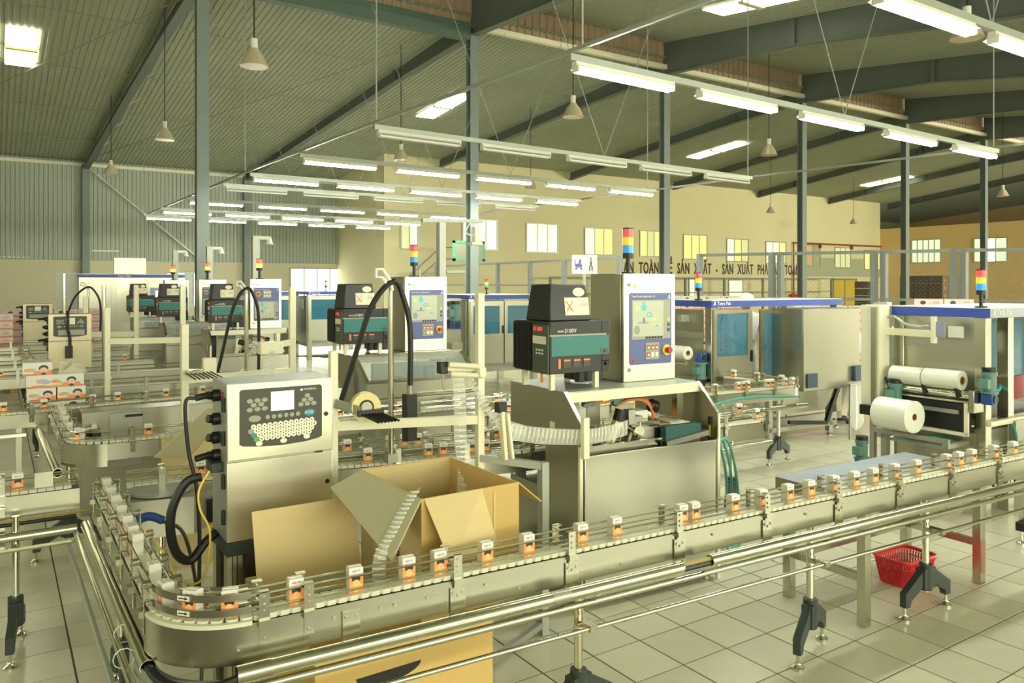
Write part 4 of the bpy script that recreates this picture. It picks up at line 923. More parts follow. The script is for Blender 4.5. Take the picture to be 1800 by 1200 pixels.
# ---------------------------------------------------------------- ink jet printer cabinets
key_me = MB().cyl((0, 0, 0), (0, -.0025, 0), .0108, 14).mesh('key', [KEYW])
key_ms = {}
TANLIT = M('tan_lit_steel_door', (.55, .50, .33), .38, .6)  # steel door with the tan lighting put into its colour
def keymesh(mat, a, b, nm='key'):
    k = (mat.name, a, b)
    if k not in key_ms: key_ms[k] = MB().prism([(a*math.cos(q*PI/8), b*math.sin(q*PI/8)) for q in range(16)], -.0025, 0, 'y').mesh(nm, [mat])
    return key_ms[k]
def printer(label, loc, deg, detail=True, number=None):
    DW = DOORW if detail else TANLIT
    t = thing('inkjet_printer', label, 'printer', loc, deg, 'inkjet printer cabinets')
    W, D, H = .455, .26, .66; sm = .335
    MB().box(0, W, .012, D, 0, H).obj('cabinet_body', [GALV], t, bev=.003)
    MB().box(0, W, 0, .012, 0, sm-.003).obj('lower_door', [DW], t, bev=.003)
    ud = MB().box(0, W, 0, .012, sm+.003, H).obj('upper_door', [DW], t, bev=.003)
    poly = [(.05+.008, .632), (.397, .632), (.405, .624), (.405, .405), (.39, .398), (.33, .388), (.2275, .383), (.125, .388), (.065, .395), (.05, .403), (.05, .624)]
    kp = MB().prism(poly, -.003, 0, 'y').obj('keypad_panel', [KEYPAD], t)
    MB().box(.181, .279, -.005, -.003, .534, .615).obj('screen', [SCRW if detail else KEYW], kp)
    def K(u, v): return (.05+(u-458)*.000407, .632-(v-(300-.034*(u-458)))*.000408)
    def key(u, v, mat, a, b):
        x, z = K(u, v); inst('key', keymesh(mat, a, b), kp, (x, -.003, z))
    for u, v in ((560, 418), (637, 412), (712, 408), (598, 460), (675, 452), (558, 508), (637, 502), (712, 497)): key(u, v, KEYG, .013, .0095)
    for u, v in ((1167, 383), (1132, 430), (1203, 423), (1095, 475), (1167, 470), (1237, 467)): key(u, v, KEYG, .0125, .0095)
    key(610, 600, KEYG, .026, .014); key(1190, 565, KEYB, .025, .0145)
    for u, v in ((743, 590), (808, 588), (872, 583), (937, 580), (1000, 577), (1064, 573)): key(u, v, KEYG, .0095, .0095)
    if detail:
        for r, (u0, v0, u1, v1, n, first) in enumerate(((597, 685, 1215, 642, 12, KEYW), (568, 731, 1242, 683, 13, KEYG), (598, 772, 1215, 728, 12, KEYB), (625, 815, 1186, 772, 11, KEYGR))):
            for k in range(n):
                f_ = k/(n-1); key(u0+(u1-u0)*f_, v0+(v1-v0)*f_, first if k == 0 else KEYW, .0108, .0108)
        for u, v in ((655, 860), (910, 847), (1160, 820)): key(u, v, KEYW, .0145, .0105)
        m = MB()
        for r, (u0, v0, u1, v1, n) in enumerate(((597, 685, 1215, 642, 12), (625, 727, 1242, 683, 12), (655, 768, 1215, 728, 11), (682, 811, 1186, 772, 10))):
            for k in range(n):
                x, z = K(u0+(u1-u0)*k/(n-1), v0+(v1-v0)*k/(n-1)); m.box(x-.0022, x+.0022, -.0062, -.0055, z-.003, z+.003)
        m.obj('key_letters', [INK], kp, kind='stuff')
        x, z = K(1140, 575); text('lettering', 'A100', .017, WTXT, kp, (x-.001, -.0058, z-.001))
        x, z = K(1128, 325); text('lettering', 'DOMINO', .0115, WTXT, kp, (x, -.0035, z), sx=1.15)
        x, z = K(1105, 320); MB().prism([(x-.008, z), (x, z+.006), (x+.008, z), (x, z-.006)], -.0036, -.003, 'y').obj('emblem', [WTXT], kp)
        MB().cyl((.424, 0, .50), (.424, -.004, .50), .010, 14).obj('door_lock', [BLACK], t); MB().cyl((.43, 0, .20), (.43, -.004, .20), .010, 12).obj('door_lock', [BLACK], t)
        MB().box(.38, .41, -.002, 0, sm-.003, sm+.003).obj('seam_latch', [BLACK], t)
    else:
        MB().box(.10, .38, -.005, -.003, .405, .47).obj('keyboard', [KEYG], kp)
    for k, z in enumerate((.60, .50, .42, .345)):
        c = MB().cyl((0, .13, z), (-.03, .13, z), .026, 12).cyl((-.03, .13, z), (-.05, .125, z+.004), .018, 10)
        if k in (0, 3): c.cyl((-.05, .125, z+.004), (-.10, .11, z-.002), .014, 10)
        c.obj('side_connector', [BLACK], t)
    for z in (.57, .43, .25, .10): MB().cyl((-.006, .035, z-.03), (-.006, .035, z+.03), .010, 8).obj('hinge', [DARK], t)
    MB().box(-.002, 0, .055, .085, .56, .62).obj('red_label', [RED], t)
    MB().box(-.05, 0, .06, .16, .285, .325).obj('side_bracket', [GREYP], t, bev=.004)
    if number: text('lettering', number, .035, RED, t, (.20, -.002, .24))
    return t
pr1 = printer('nearest inkjet printer cabinet with a lit screen and white keyboard', (.798, 3.345, .722), 0)
st = thing('printer_stand', 'dark aluminium profile stand under the nearest printer', 'stand', (.80, 3.345, 0))
for x in (.0, .395):
    for y in (.0, .2):
        MB().box(x, x+.06, y, y+.06, 0, .70).obj('stand_post', [STEEL], st)
        for k in range(2): MB().box(x+.018+k*.02, x+.022+k*.02, y-.001, y, .0, .68).obj('profile_groove', [BLACK], st)
MB().box(-.005, .46, -.005, .265, .665, .721).obj('top_frame', [GREYP], st, bev=.003)
MB().box(.075, .38, .02, .2, .02, .66).obj('ink_box', [M('dark_brown_box', (.05, .035, .025), .5)], st, bev=.004)
cb = tag(empty('printer_cables', (0, 0, 0)), 'loops of black hose and yellow wire hanging left of the nearest printer', 'cable')
MB().tube(spline([(.69, 3.45, 1.32), (.655, 3.45, 1.30), (.67, 3.46, 1.1), (.70, 3.46, .95), (.715, 3.47, .75), (.715, 3.48, .5), (.715, 3.5, .3)], 6), .008, 7).obj('black_cable', [RUBBER], cb)
MB().tube(spline([(.72, 3.46, .985), (.66, 3.46, .97), (.61, 3.46, .88), (.60, 3.46, .78), (.625, 3.46, .68), (.68, 3.47, .64), (.74, 3.48, .70), (.79, 3.5, .73)], 6), .019, 8).obj('black_hose', [RUBBER], cb)
MB().tube(spline([(.74, 3.40, 1.02), (.695, 3.38, .95), (.70, 3.38, .87), (.735, 3.37, .78), (.725, 3.36, .65), (.69, 3.36, .58), (.62, 3.38, .60), (.56, 3.42, .72), (.50, 3.50, .80)], 6), .0045, 6).obj('yellow_wire', [YELC], cb)
pc = tag(empty('power_cord', (0, 0, 0)), 'grey cord with a blue plug behind the corner cartons', 'cord')
MB().tube(spline([(.62, 3.75, .74), (.70, 3.72, .68), (.74, 3.65, .45), (.74, 3.55, .15), (.72, 3.5, .01)], 6), .008, 7).obj('cord', [DARK], pc)
MB().tube(spline([(.52, 3.80, .75), (.57, 3.78, .765), (.62, 3.75, .745)], 4), .02, 8).obj('blue_plug', [BLUEM], pc)
printer('second inkjet printer cabinet with the number 04 and a dark cable across it', (.52, 10.81, .77), 0, False, '04')
printer('farthest inkjet printer cabinet, small in tan light at the left edge', (.40, 16.5, .77), 0, False)
for x, y, n, h in ((.52, 10.81, 'second', .769), (.40, 16.5, 'farthest', .769)):
    s2 = thing('printer_stand', 'steel pedestal under the %s printer' % n, 'stand', (x, y, 0)); MB().box(0, .455, .01, .26, .02, h).obj('pedestal', [STEELV], s2, bev=.004)
    for a in (.05, .40): inst('levelling_foot', foot_me, s2, (a, .13, 0))
hk = tag(empty('hanging_cable', (.72, 10.79, .95)), 'dark ribbed cable hanging down the front of printer 04', 'cable')
MB().tube(spline([(0, .1, .50), (.0, -.02, .49), (.0, -.03, .3), (0.02, -.03, .2), (.02, -.03, .0)], 5), .018, 7).box(-.03, .05, -.045, -.03, -.05, .10).obj('cable', [RUBBER], hk)
# ---------------------------------------------------------------- cream guide frames, straw ribbons, hose stands
def guide_frame(label, p, q, h1, h2, zb, tw=.038, name='guide_frame'):
    t = thing(name, label, 'frame', (0, 0, 0), 0, 'cream straw guide frames')
    for (x, y), h in ((p, h1), (q, h2)): MB().box(x-tw/2, x+tw/2, y-tw/2, y+tw/2, 0, h).obj('post', [CREAM], t, bev=.003)
    MB().bar((*p, zb), (*q, zb), tw*.9, tw*1.15).obj('crossbar', [CREAM], t)
    return t
g1 = guide_frame('nearest cream square tube frame right of the near printer', (1.37, 3.65), (2.065, 3.42), 1.47, 1.75, 1.105)
MB().bar((2.065, 3.42, .91), (2.34, 3.245, .865), .045, .035).obj('table_rail', [GALV], g1)
MB().box(2.318, 2.362, 3.222, 3.268, 0, .885).obj('table_leg', [GALV], g1, bev=.003)
MB().bar((2.34, 3.245, .06), (1.9, 3.05, .06), .03, .03).obj('floor_rail', [DSTEEL], g1)
MB().bar((1.37, 3.62, 1.22), (1.46, 3.52, 1.185), .006, .045).obj('tape_bracket', [STEEL], g1)
cm = MB()
for k in range(7): cm.bar((1.455+k*.016, 3.515-k*.001, 1.175), (1.50+k*.0175, 3.40, 1.145), .006, .008)
cm.obj('comb_teeth', [BLACK], g1); MB().bar((1.445, 3.52, 1.175), (1.57, 3.51, 1.178), .03, .028).obj('comb_holder', [DARK], g1)
MB().bar((2.065, 3.42, 1.18), (2.14, 3.34, 1.175), .004, .04).obj('clamp_bar', [STEEL], g1)
MB().box(2.115, 2.165, 3.315, 3.36, 1.145, 1.20).obj('guide_clamp', [BLACK], g1, bev=.004)
MB().bar((2.14, 3.33, 1.15), (2.155, 3.32, .905), .022, .035).bar((2.163, 3.315, 1.14), (2.185, 3.30, .91), .016, .03).obj('guide_finger', [CREAMP], g1, bev=.004)
MB().box(1.86, 1.905, 3.46, 3.505, 1.345, 1.405).obj('guide_clamp', [BLACK], g1, bev=.004)
MB().bar((1.895, 3.47, 1.375), (2.08, 3.40, 1.365), .012, .03).obj('clamp_bar', [CREAMP], g1)
for z, dx in ((1.392, 0), (1.345, .01)): MB().cyl((1.90+dx, 3.44, z), (2.045+dx, 3.375, z-.012), .014, 10).obj('guide_finger', [CREAMP], g1)
MB().box(2.03, 2.07, 3.36, 3.40, 1.325, 1.375).obj('finger_end', [CREAMP], g1, bev=.006)
MB().tube([(1.885, 3.475, 1.345), (1.88, 3.475, 1.29), (1.885, 3.47, 1.26)], .006, 6).obj('clamp_lever', [DSTEEL], g1)
tr = thing('tape_roll', 'roll of yellow packing tape hung on the cream frame', 'tape', (1.50, 3.56, 1.20), -10)
MB().ring((0, -.024, 0), (0, .024, 0), .072, .037, 28).obj('tape', [TAPE], tr); MB().ring((0, -.025, 0), (0, .025, 0), .037, .030, 24).obj('core', [DARK], tr)
MB().cyl((0, -.03, 0), (0, .03, 0), .028, 16).obj('hub', [DSTEEL], tr)
def ribbon(label, pts, wdir, width, n, name='straw_ribbon'):
    """a band of film holding U-shaped straws laid across it"""
    t = thing(name, label, 'straws', (0, 0, 0), 0, 'ribbons of packed straws')
    P = spline(pts, 6); wv = Vector(wdir).normalized()
    m = MB(); prev = None
    for p in P:
        a, b = m.v(p-wv*width*.55), m.v(p+wv*width*.55)
        if prev: m.f([prev[0], prev[1], b, a], 0, True)
        prev = (a, b)
    m.obj('clear_film', [CLEARF], t)
    L = [0]
    for a, b in zip(P, P[1:]): L.append(L[-1]+(b-a).length)
    h = width*.46
    sme = MB().tube([(-h, 0, 0), (h*.9, 0, 0), (h, .0035, 0), (h*.9, .007, 0), (-h*.25, .007, 0)], .0024, 4).mesh('straw', [STRAW])
    for k in range(n):
        s = L[-1]*(k+.5)/n; i = max(j for j in range(len(L)-1) if L[j] <= s); f_ = (s-L[i])/max(1e-6, L[i+1]-L[i])
        p = P[i].lerp(P[i+1], f_); d = (P[i+1]-P[i]).normalized()
        x = (wv-d*wv.dot(d)).normalized(); z = x.cross(d)
        o = inst('straw', sme, t); o.matrix_local = Matrix((( x.x, d.x, z.x, p.x), (x.y, d.y, z.y, p.y), (x.z, d.z, z.z, p.z+.001), (0, 0, 0, 1)))
    return t
RV = (.834, -.552, 0)
ribbon('white straw ribbon hanging straight from the guide into the big carton', [(1.945, 3.44, 1.36), (1.915, 3.36, 1.22), (1.85, 3.24, 1.05), (1.79, 3.10, .93), (1.73, 3.02, .80)], RV, .056, 24)
ribbon('white straw ribbon swooping from the upper guide down to the lower guide', [(1.96, 3.43, 1.35), (2.03, 3.40, 1.26), (2.09, 3.36, 1.14), (2.15, 3.33, 1.055)], (.7, -.5, -.45), .05, 15)
ribbon('white straw ribbon running sideways into the open applicator', [(2.17, 3.31, 1.05), (2.32, 3.31, 1.015), (2.50, 3.315, .985), (2.68, 3.315, .965), (2.85, 3.34, .962), (3.02, 3.36, .975)], (.05, 0, 1), .078, 30)
ribbon('white straw ribbon draped over the carton flap', [(1.345, 2.70, 1.008), (1.27, 2.655, .955), (1.20, 2.605, .895), (1.150, 2.575, .855), (1.135, 2.572, .80), (1.14, 2.575, .71)], (.75, -.5, .45), .050, 20)
sb = MB().box(-.02, .02, -.015, .015, 0, .22)
ml = tag(empty('straw_guide_block', (2.635, 3.27, .86)), 'upright cream plastic block guiding straws at the left plate', 'guide'); sb.obj('block', [CREAMP], ml, bev=.003); MB().box(.01, .05, .0, .07, .05, .07).obj('bracket', [STEEL], ml)
def hose_stand(label, x, y, z0, z1, dx, dz, r=.017, box=True):
    t = thing('hose_stand', label, 'stand', (x, y, 0), 0, 'poles with an arched black hose')
    MB().cyl((0, 0, z0), (0, 0, z1), r, 14).obj('pole', [PIPE], t)
    MB().box(-.03, .03, -.03, .03, z0-.02, z0+.03).obj('pole_clamp', [DSTEEL], t)
    MB().tube([(.0, -.02, z1-.03), (-.015, -.02, z1+.03), (-.06, -.02, z1+.09), (-.10, -.02, z1+.09), (-.10, -.02, z1+.045), (-.065, -.02, z1+.045), (-.03, -.02, z1+.0)], .011, 8).obj('hose_hook', [WHITE], t)
    MB().tube(spline([(-dx*2.1, .1, z1-dz), (-dx*1.6, .05, z1-dz*.62), (-dx*1.05, 0, z1-dz*.22), (-dx*.4, -.02, z1-.015), (.02, -.025, z1+.02), (dx*.5, -.02, z1-.05), (dx*.85, -.02, z1-.2), (dx*.93, -.02, z1-dz*.55), (dx*.90, -.02, z1-dz*.93)], 6), .016, 9).obj('black_hose', [RUBBER], t)
    if box:
        MB().box(dx*.9-.033, dx*.9+.033, -.05, .02, z1-dz*.93-.29, z1-dz*.93-.02).obj('print_head', [BLACK], t, bev=.004); MB().cyl((dx*.9, -.02, z1-dz*.93-.02), (dx*.9, -.02, z1-dz*.93+.03), .02, 10).obj('hose_gland', [DSTEEL], t)
    return t
hose_stand('tall bright pole with an arched black hose before the second glue unit', 1.90, 4.139, .79, 1.79, .125, .66)
hose_stand('farther bright pole with a narrow black hose loop on the left', 2.115, 8.074, 0, 1.73, .13, .9, .02)
hose_stand('thin far pole with a fine black hose before the big far cabinet', 1.23, 14.17, 0, 1.72, .19, .75, .016, False)
for x, y, h, n in ((1.15, 11.2, 1.78, 'left'), (.86, 13.6, 1.95, 'leftmost')):
    t = thing('bright_pole', 'slim bright upright pole, %s of the far glue units' % n, 'pole', (x, y, 0)); MB().cyl((0, 0, 0), (0, 0, h), .025, 10).obj('pole', [PIPE], t); MB().cyl((0, 0, 0), (0, 0, .03), .08, 14).obj('base', [DSTEEL], t)
g2 = guide_frame('second cream guide frame carrying a small black comb', (1.21, 6.39), (2.09, 6.53), 1.485, 1.77, 1.06, .05)
cm = MB()
for k in range(7): cm.bar((1.20+k*.03, 6.30, 1.12), (1.23+k*.032, 6.10, 1.09), .008, .008)
cm.obj('comb_teeth', [BLACK], g2); MB().box(1.34, 1.44, 6.36, 6.42, 1.085, 1.22).obj('tape_core', [CREAMP], g2, bev=.01); MB().box(1.21, 1.32, 6.27, 6.37, 1.11, 1.14).obj('comb_holder', [PIPE], g2, bev=.004)
MB().box(1.72, 1.90, 6.15, 6.25, 1.24, 1.34).obj('guide_finger', [CREAMP], g2, bev=.01); MB().bar((1.8, 6.2, 1.30), (2.09, 6.5, 1.31), .02, .05).obj('clamp_bar', [CREAM], g2)
ribbon('pale straw ribbon hanging under the second frame', [(1.80, 6.15, 1.28), (1.76, 6.1, 1.1), (1.68, 6.0, .92), (1.62, 5.95, .78)], RV, .085, 18)
guide_frame('third cream guide frame further back on the left', (.93, 8.75), (1.60, 8.55), 1.56, 1.79, 1.22, .05)
guide_frame('fourth pale guide frame deep on the left', (1.02, 12.1), (1.62, 11.9), 1.62, 1.78, 1.1, .06)
for x, y, z, n in ((3.066, 17.16, 2.48, 'leftmost'), (3.194, 14.67, 2.46, 'middle'), (3.19, 11.68, 2.5, 'nearest left hand')):
    t = thing('camera_post', '%s slim grey post with a small camera on top' % n, 'post', (x, y, 0)); MB().box(-.05, .05, -.05, .05, 0, z).obj('post', [GALV], t); MB().box(-.02, .22, -.03, .03, z-.05, z).cyl((.2, 0, z-.12), (.2, 0, z-.02), .06, 10, .03).obj('camera', [OFFW], t)
t = thing('camera_post', 'grey square post with a cable arm under the end of the lamp rows', 'post', (5.25, 9.75, 0)); MB().box(-.05, .05, -.05, .05, 0, 2.66).obj('post', [GALV], t); MB().bar((-.3, 0, 2.68), (.75, .1, 2.72), .05, .05).obj('arm', [GALV], t)
MB().tube(spline([(.5, .05, 2.68), (.42, .03, 2.55), (.5, .03, 2.5), (.62, .05, 2.5)], 5), .012, 6).box(.5, .68, -.02, .1, 2.36, 2.40).box(.56, .66, 0, .1, 2.40, 2.62).obj('camera', [OFFW], t)
# ---------------------------------------------------------------- cardboard cartons
def plate_flap(parent, quad, mat=None, nm='flap'):
    return MB().plate(quad, .005).obj(nm, [mat or CARD], parent)
bx = thing('open_carton', 'big open cardboard carton with spread flaps behind the nearest conveyor', 'box', (1.34, 2.645, .515), 1.0)
W_, D_, H_ = .45, .56, .47
for nm, a in (('front', (0, W_, 0, .006)), ('back', (0, W_, D_-.006, D_)), ('left', (0, .006, .006, D_-.006)), ('right', (W_-.006, W_, .006, D_-.006))):
    MB().box(*a, 0, H_).obj('carton_wall', [CARDO if nm in ('front', 'right') else CARDI], bx)
MB().box(.006, W_-.006, .006, D_-.006, 0, .006).obj('carton_bottom', [CARDI], bx)
plate_flap(bx, [(.01, -.002, H_), (W_*.60, -.002, H_), (W_*.68, -.06, H_-.21), (.06, -.13, H_-.23)], CARD)
plate_flap(bx, [(W_, .0, H_), (W_, D_, H_), (W_+.16, D_, H_-.11), (W_+.125, .01, H_-.10)], CARDO)
plate_flap(bx, [(-.002, D_, H_), (-.002, .0, H_), (-.18, -.115, H_-.163), (-.22, .36, H_+.0)], CARDG)
plate_flap(bx, [(0, D_+.002, H_), (W_, D_+.002, H_), (W_-.02, D_+.07, H_-.14), (.02, D_+.07, H_-.14)], CARD)
MB().box(W_*.72, W_*.74, -.003, -.0005, H_-.30, H_-.02).obj('tape_strip', [CARD], bx)
text('lettering', '145', .055, INK, bx, (-.004, .26, H_-.27), rot=(PI/2, 0, -PI/2))
fb = thing('lower_carton', 'orange cardboard carton standing on the floor below the open carton', 'box', (.91, 2.60, 0), 1)
MB().box(0, .73, .0, .50, .0, .513).obj('carton_body', [CARDO], fb, bev=.004)
hole = [(.28+.13*math.cos(a*PI/10), .40-.045*math.sin(a*PI/10)) for a in range(11)]
MB().prism(hole, -.001, .001, 'y').obj('hand_hole', [BLACK], fb)
MB().plate([(.73, .02, .12), (.73, .40, .12), (.87, .40, .02), (.83, .03, .01)], .005).obj('loose_flap', [CARD], fb)
fl1 = thing('folded_carton', 'flat upright cardboard sheet with tape in front of the printer', 'box', (.835, 3.03, .0), -3)
MB().plate([(0, 0, .62), (.42, .02, .62), (.415, .10, .905), (-.005, .08, .905)], .006).obj('upright_flap', [CARD], fl1)
MB().box(.0, .42, .14, .22, .0, .60).obj('carton_body', [CARDI], fl1); MB().plate([(.0, -.18, .64), (.40, -.18, .64), (.42, .01, .625), (.0, .0, .625)], .005).obj('front_flap', [CARDG], fl1)
MB().plate([(.05, -.15, .647), (.30, -.165, .649), (.30, -.10, .645), (.05, -.08, .643)], .002).obj('tape_strip', [CARDO], fl1)
oc = thing('tilted_carton', 'small open carton leaning left behind the near printer', 'box', (1.0, 5.12, .0), 12)
MB().box(0, .38, .12, .45, 0, .78).obj('carton_body', [CARDI], oc)
plate_flap(oc, [(.0, .12, .70), (.34, .10, .98), (.10, -.02, 1.02), (-.22, .0, .76)], CARDG); plate_flap(oc, [(.34, .10, .98), (.0, .12, .66), (.10, .12, .60), (.42, .12, .85)], CARD)
ribbon('short straw ribbon on the leaning carton', [(1.31, 5.20, .97), (1.23, 5.16, .87), (1.13, 5.12, .76)], (.7, -.4, .3), .05, 9)
# printed cases stacked on the left
cs_long = MB().box(-.215, .215, -.15, .15, 0, .108); cl_me = cs_long.mesh('printed_case', [CASE1])
cs_me = MB().box(-.107, .107, -.15, .15, 0, .108).mesh('printed_case', [CASE2])
bs = thing('pallet_table', 'low steel table under the stacked printed cases', 'table', (.42, 7.95, 0)); MB().box(-.3, .3, -.2, .2, .65, .69).obj('top', [STEEL], bs)
for x in (-.26, .26):
    for y in (-.16, .16): MB().box(x-.02, x+.02, y-.02, y+.02, 0, .65).obj('leg', [STEEL], bs)
for me, x, z, lb in ((cl_me, .44, .691, 'bottom white and orange printed case of the left stack'), (cs_me, .325, .800, 'left printed case in the second layer of the left stack'), (cs_me, .545, .801, 'right printed case in the second layer of the left stack'), (cl_me, .425, .910, 'long printed case lying across the stack'), (cs_me, .295, 1.019, 'topmost printed case on the left stack')):
    o = inst('printed_case', me, None, (x, 7.90, z), random.uniform(-.03, .03)); tag(o, lb, 'box', 'printed cases on the left stack')
fo = thing('crumpled_foil', 'loose silver wrapper and lid on top of the printed cases', 'wrapper', (.53, 7.9, 1.019)); MB().plate([(-.08, -.1, .0), (.14, -.1, .0), (.12, .05, .05), (-.06, .06, .09)], .004).plate([(-.05, -.08, .004), (.03, -.1, .07), (.05, .06, .10), (-.07, .05, .02)], .003).obj('wrapper', [PAPERY], fo)
# far pallets of cases
fc_me = MB().box(-.2, .2, -.15, .15, 0, .128).mesh('stacked_case', [CASEF])
def pallet(label, where, x, y, nx, ny, nz, rz, me=fc_me, dx=.41, dy=.31, dz=.13, group='cases on the far pallets', jag=0.):
    pt = thing('pallet', label, 'pallet', (x, y, 0), math.degrees(rz)); MB().box(-.05, nx*dx+.05, -.05, ny*dy+.05, .09, .13).obj('deck', [CARDO], pt)
    for k in range(3): MB().box(-.05+k*(nx*dx)/2, .05+k*(nx*dx)/2, -.05, ny*dy+.05, 0, .09).obj('runner', [CARDO], pt)
    c, s = math.cos(rz), math.sin(rz)
    for k in range(nz):
        for j in range(ny):
            for i in range(nx):
                if j > 0 and k < nz-1 and i < nx-1 and i > 0: continue
                if k == nz-1 and random.random() < jag: continue
                u, v = (i+.5)*dx, (j+.5)*dy
                o = inst('stacked_case', me, None, (x+u*c-v*s, y+u*s+v*c, .131+k*dz), rz+random.uniform(-.015, .015))
                tag(o, '%s case from the left in the %s layer up, %s%s' % (ordn(i), ordn(k), where, ['', ', second rank', ', rear rank'][j]), 'box', group)
pallet('pallet under the cases at the left edge, far back', 'left edge pallet', -1.4, 15.2, 4, 1, 9, .05)
pallet('pallet under the cases beside the big far cabinet', 'pallet beside the far cabinet', .1, 17.4, 4, 1, 9, -.02)
pallet('pallet under the pile behind the middle packer', 'pile behind the packer', 11.2, 8.3, 3, 2, 10, -.9, jag=.3)
pallet('pallet under the pile beside the bending worker', 'pile beside the worker', 11.8, 6.6, 2, 2, 11, -.9, jag=.3)
pallet('pallet under the low row behind the packer header', 'low row behind the packer', 9.6, 10.9, 6, 1, 11, -.35)
br_me = MB().box(-.32, .32, -.24, .24, 0, .275).mesh('brown_case', [BROWNC])
pallet('pallet under the dark brown cases by the orange wall', 'dark brown stack', 28.86, 15.07, 3, 3, 7, .19, br_me, .66, .50, .28, 'dark brown cases by the orange wall')
pallet('pallet under the small dark stack left of the brown cases', 'small dark stack', 29.4, 18.4, 1, 1, 6, .19, br_me, .62, .46, .295, 'dark brown cases by the orange wall')
# ---------------------------------------------------------------- carton packers
def gearmotor(label, x, y, z, up=True, s=1., parent=None):
    t = empty('gear_motor', (x, y, z)) if parent is None else MB().box(-.05*s, .05*s, -.05*s, .05*s, 0, .10*s).obj('gear_motor', [BLUEM], parent, bev=.008)
    if parent is not None: t.location = (x, y, z); r = t
    else: tag(t, label, 'motor'); r = t; MB().box(-.05*s, .05*s, -.05*s, .05*s, 0, .10*s).obj('gearbox', [BLUEM], r, bev=.008)
    MB().cyl((0, -.05*s, .05*s), (0, -.06*s, .05*s), .035*s, 14).cyl((.02, -.06*s, .05*s), (.02, -.062*s, .05*s), .015*s, 10).obj('output_flange', [DARK], r)
    d = -1 if up else 1; z0 = 0 if up else .10*s
    m = MB().cyl((0, 0, z0), (0, 0, z0+d*.02*s), .075*s, 18).cyl((0, 0, z0+d*.02*s), (0, 0, z0+d*.16*s), .055*s, 18).cyl((0, 0, z0+d*.16*s), (0, 0, z0+d*.19*s), .065*s, 18)
    for k in range(10): m.box(-.06*s, .06*s, -.002, .002, z0+d*.03*s, z0+d*.15*s) if k == 0 else None
    m.box(-.10*s, -.04*s, -.04*s, .04*s, z0+d*.05*s, z0+d*.13*s).obj('motor_body', [TEALM], r)
    MB().cyl((0, 0, z0+d*.19*s), (0, 0, z0+d*.23*s), .058*s, 16).obj('fan_cowl', [BLACK], r)
    return t
def header(t, w, d, z0=1.535, z1=1.61, side=HEADB, front=HEADB):
    MB().box(0, w, 0, d, z0, z1-.006).obj('header', [HEADB], t)
    MB().box(.0, w, -.004, 0, z0, z1-.006).obj('header_front', [front], t)
    MB().box(-.004, 0, -.004, d, z0, z1-.006).obj('header_side', [side], t)
    MB().box(-.006, w+.006, -.006, d+.006, z1-.006, z1).obj('header_top', [HEADT], t)
def film_roll(label, c, ax, L, r, core, group='film rolls'):
    t = thing('film_roll', label, 'roll', c, 0, group); a = Vector(ax).normalized()*L/2
    MB().ring(-a, a, r, core, 36).obj('film', [FILM], t); MB().ring(-a*1.01, a*1.01, core, core*.82, 24).obj('card_core', [CORE], t)
    return t
# middle packer
MP = (6.64, 6.01)
mp = thing('carton_packer', 'middle carton packer with a long blue header and a tinted door', 'machine', (*MP, 0), -3.5)
header(mp, 2.22, .88)
logo_mark(mp, .02, -.005, 1.555, .045); text('lettering', 'Tetra Pak', .056, WTXT, mp, (.085, -.005, 1.556), sx=.95)
for x, y in ((0, 0), (2.12, .0), (0, .78), (2.12, .78)): MB().box(x, x+.10, y, y+.10, .12, 1.535).obj('corner_post', [STEEL], mp, bev=.004); inst('levelling_foot', foot_me, mp, (x+.05, y+.05, 0)); MB().cyl((x+.05, y+.05, .03), (x+.05, y+.05, .12), .012, 8).obj('foot_rod', [DSTEEL], mp)
def door(parent, x0, x1, z0, z1, wx0, wx1, wz0, wz1, glass, y=-.02, nm='door'):
    m = MB().box(x0, x1, y, y+.02, z0, wz0).box(x0, x1, y, y+.02, wz1, z1).box(x0, wx0, y, y+.02, wz0, wz1).box(wx1, x1, y, y+.02, wz0, wz1)
    o = m.obj(nm, [STEELV], parent); MB().box(wx0, wx1, y+.006, y+.012, wz0, wz1).obj('window_pane', [glass], o)
    MB().box(x1-.028, x1-.006, y-.02, y, (z0+z1)/2-.02, (z0+z1)/2+.11).obj('door_handle', [BLACK], o, bev=.004)
    return o
door(mp, .02, .62, .35, 1.50, .07, .545, .98, 1.46, GLASSB)
door(mp, .75, 1.20, .62, 1.50, .80, 1.165, .72, 1.45, GLASSB)
MB().box(.10, 1.2, .30, .9, .55, .72).box(.2, .5, .5, .8, .72, 1.0).obj('inner_table', [DSTEEL], mp)
MB().tube(spline([(.15, .3, 1.1), (.3, .25, 1.2), (.45, .3, 1.35), (.5, .3, 1.48)], 5), .012, 6).obj('blue_hose', [CYANC], mp)
MB().cyl((.05, .2, .98), (.6, .2, .97), .015, 8).obj('inner_rod', [PIPE], mp)
MB().box(-.008, 0, .12, .78, .55, 1.50).obj('side_panel', [STEELV], mp); MB().box(-.02, -.008, .10, .78, 1.18, 1.25).obj('dark_band', [DSTEEL], mp)
MB().box(0, 2.2, .0, .06, .12, .2).box(0, .06, 0, .85, .12, .2).obj('base_rail', [DSTEEL], mp)
MB().box(.1, 2.1, .2, .8, .30, .56).obj('lower_housing', [DSTEEL], mp)
MB().box(-.12, -.008, .35, .42, 1.36, 1.44).obj('sensor_box', [GALV], mp)
eb = MB().box(.95, 1.94, -.445, .0, .58, 1.51).obj('electrical_box', [STEELV], mp, bev=.004)
MB().box(.955, 1.935, -.46, -.447, .585, 1.505).obj('box_door', [STEELV], eb, bev=.003)
MB().box(1.0, 1.17, -.48, -.46, .62, .78).obj('isolator', [M('dark_blue_isolator', (.03, .06, .10), .4)], eb, bev=.004)
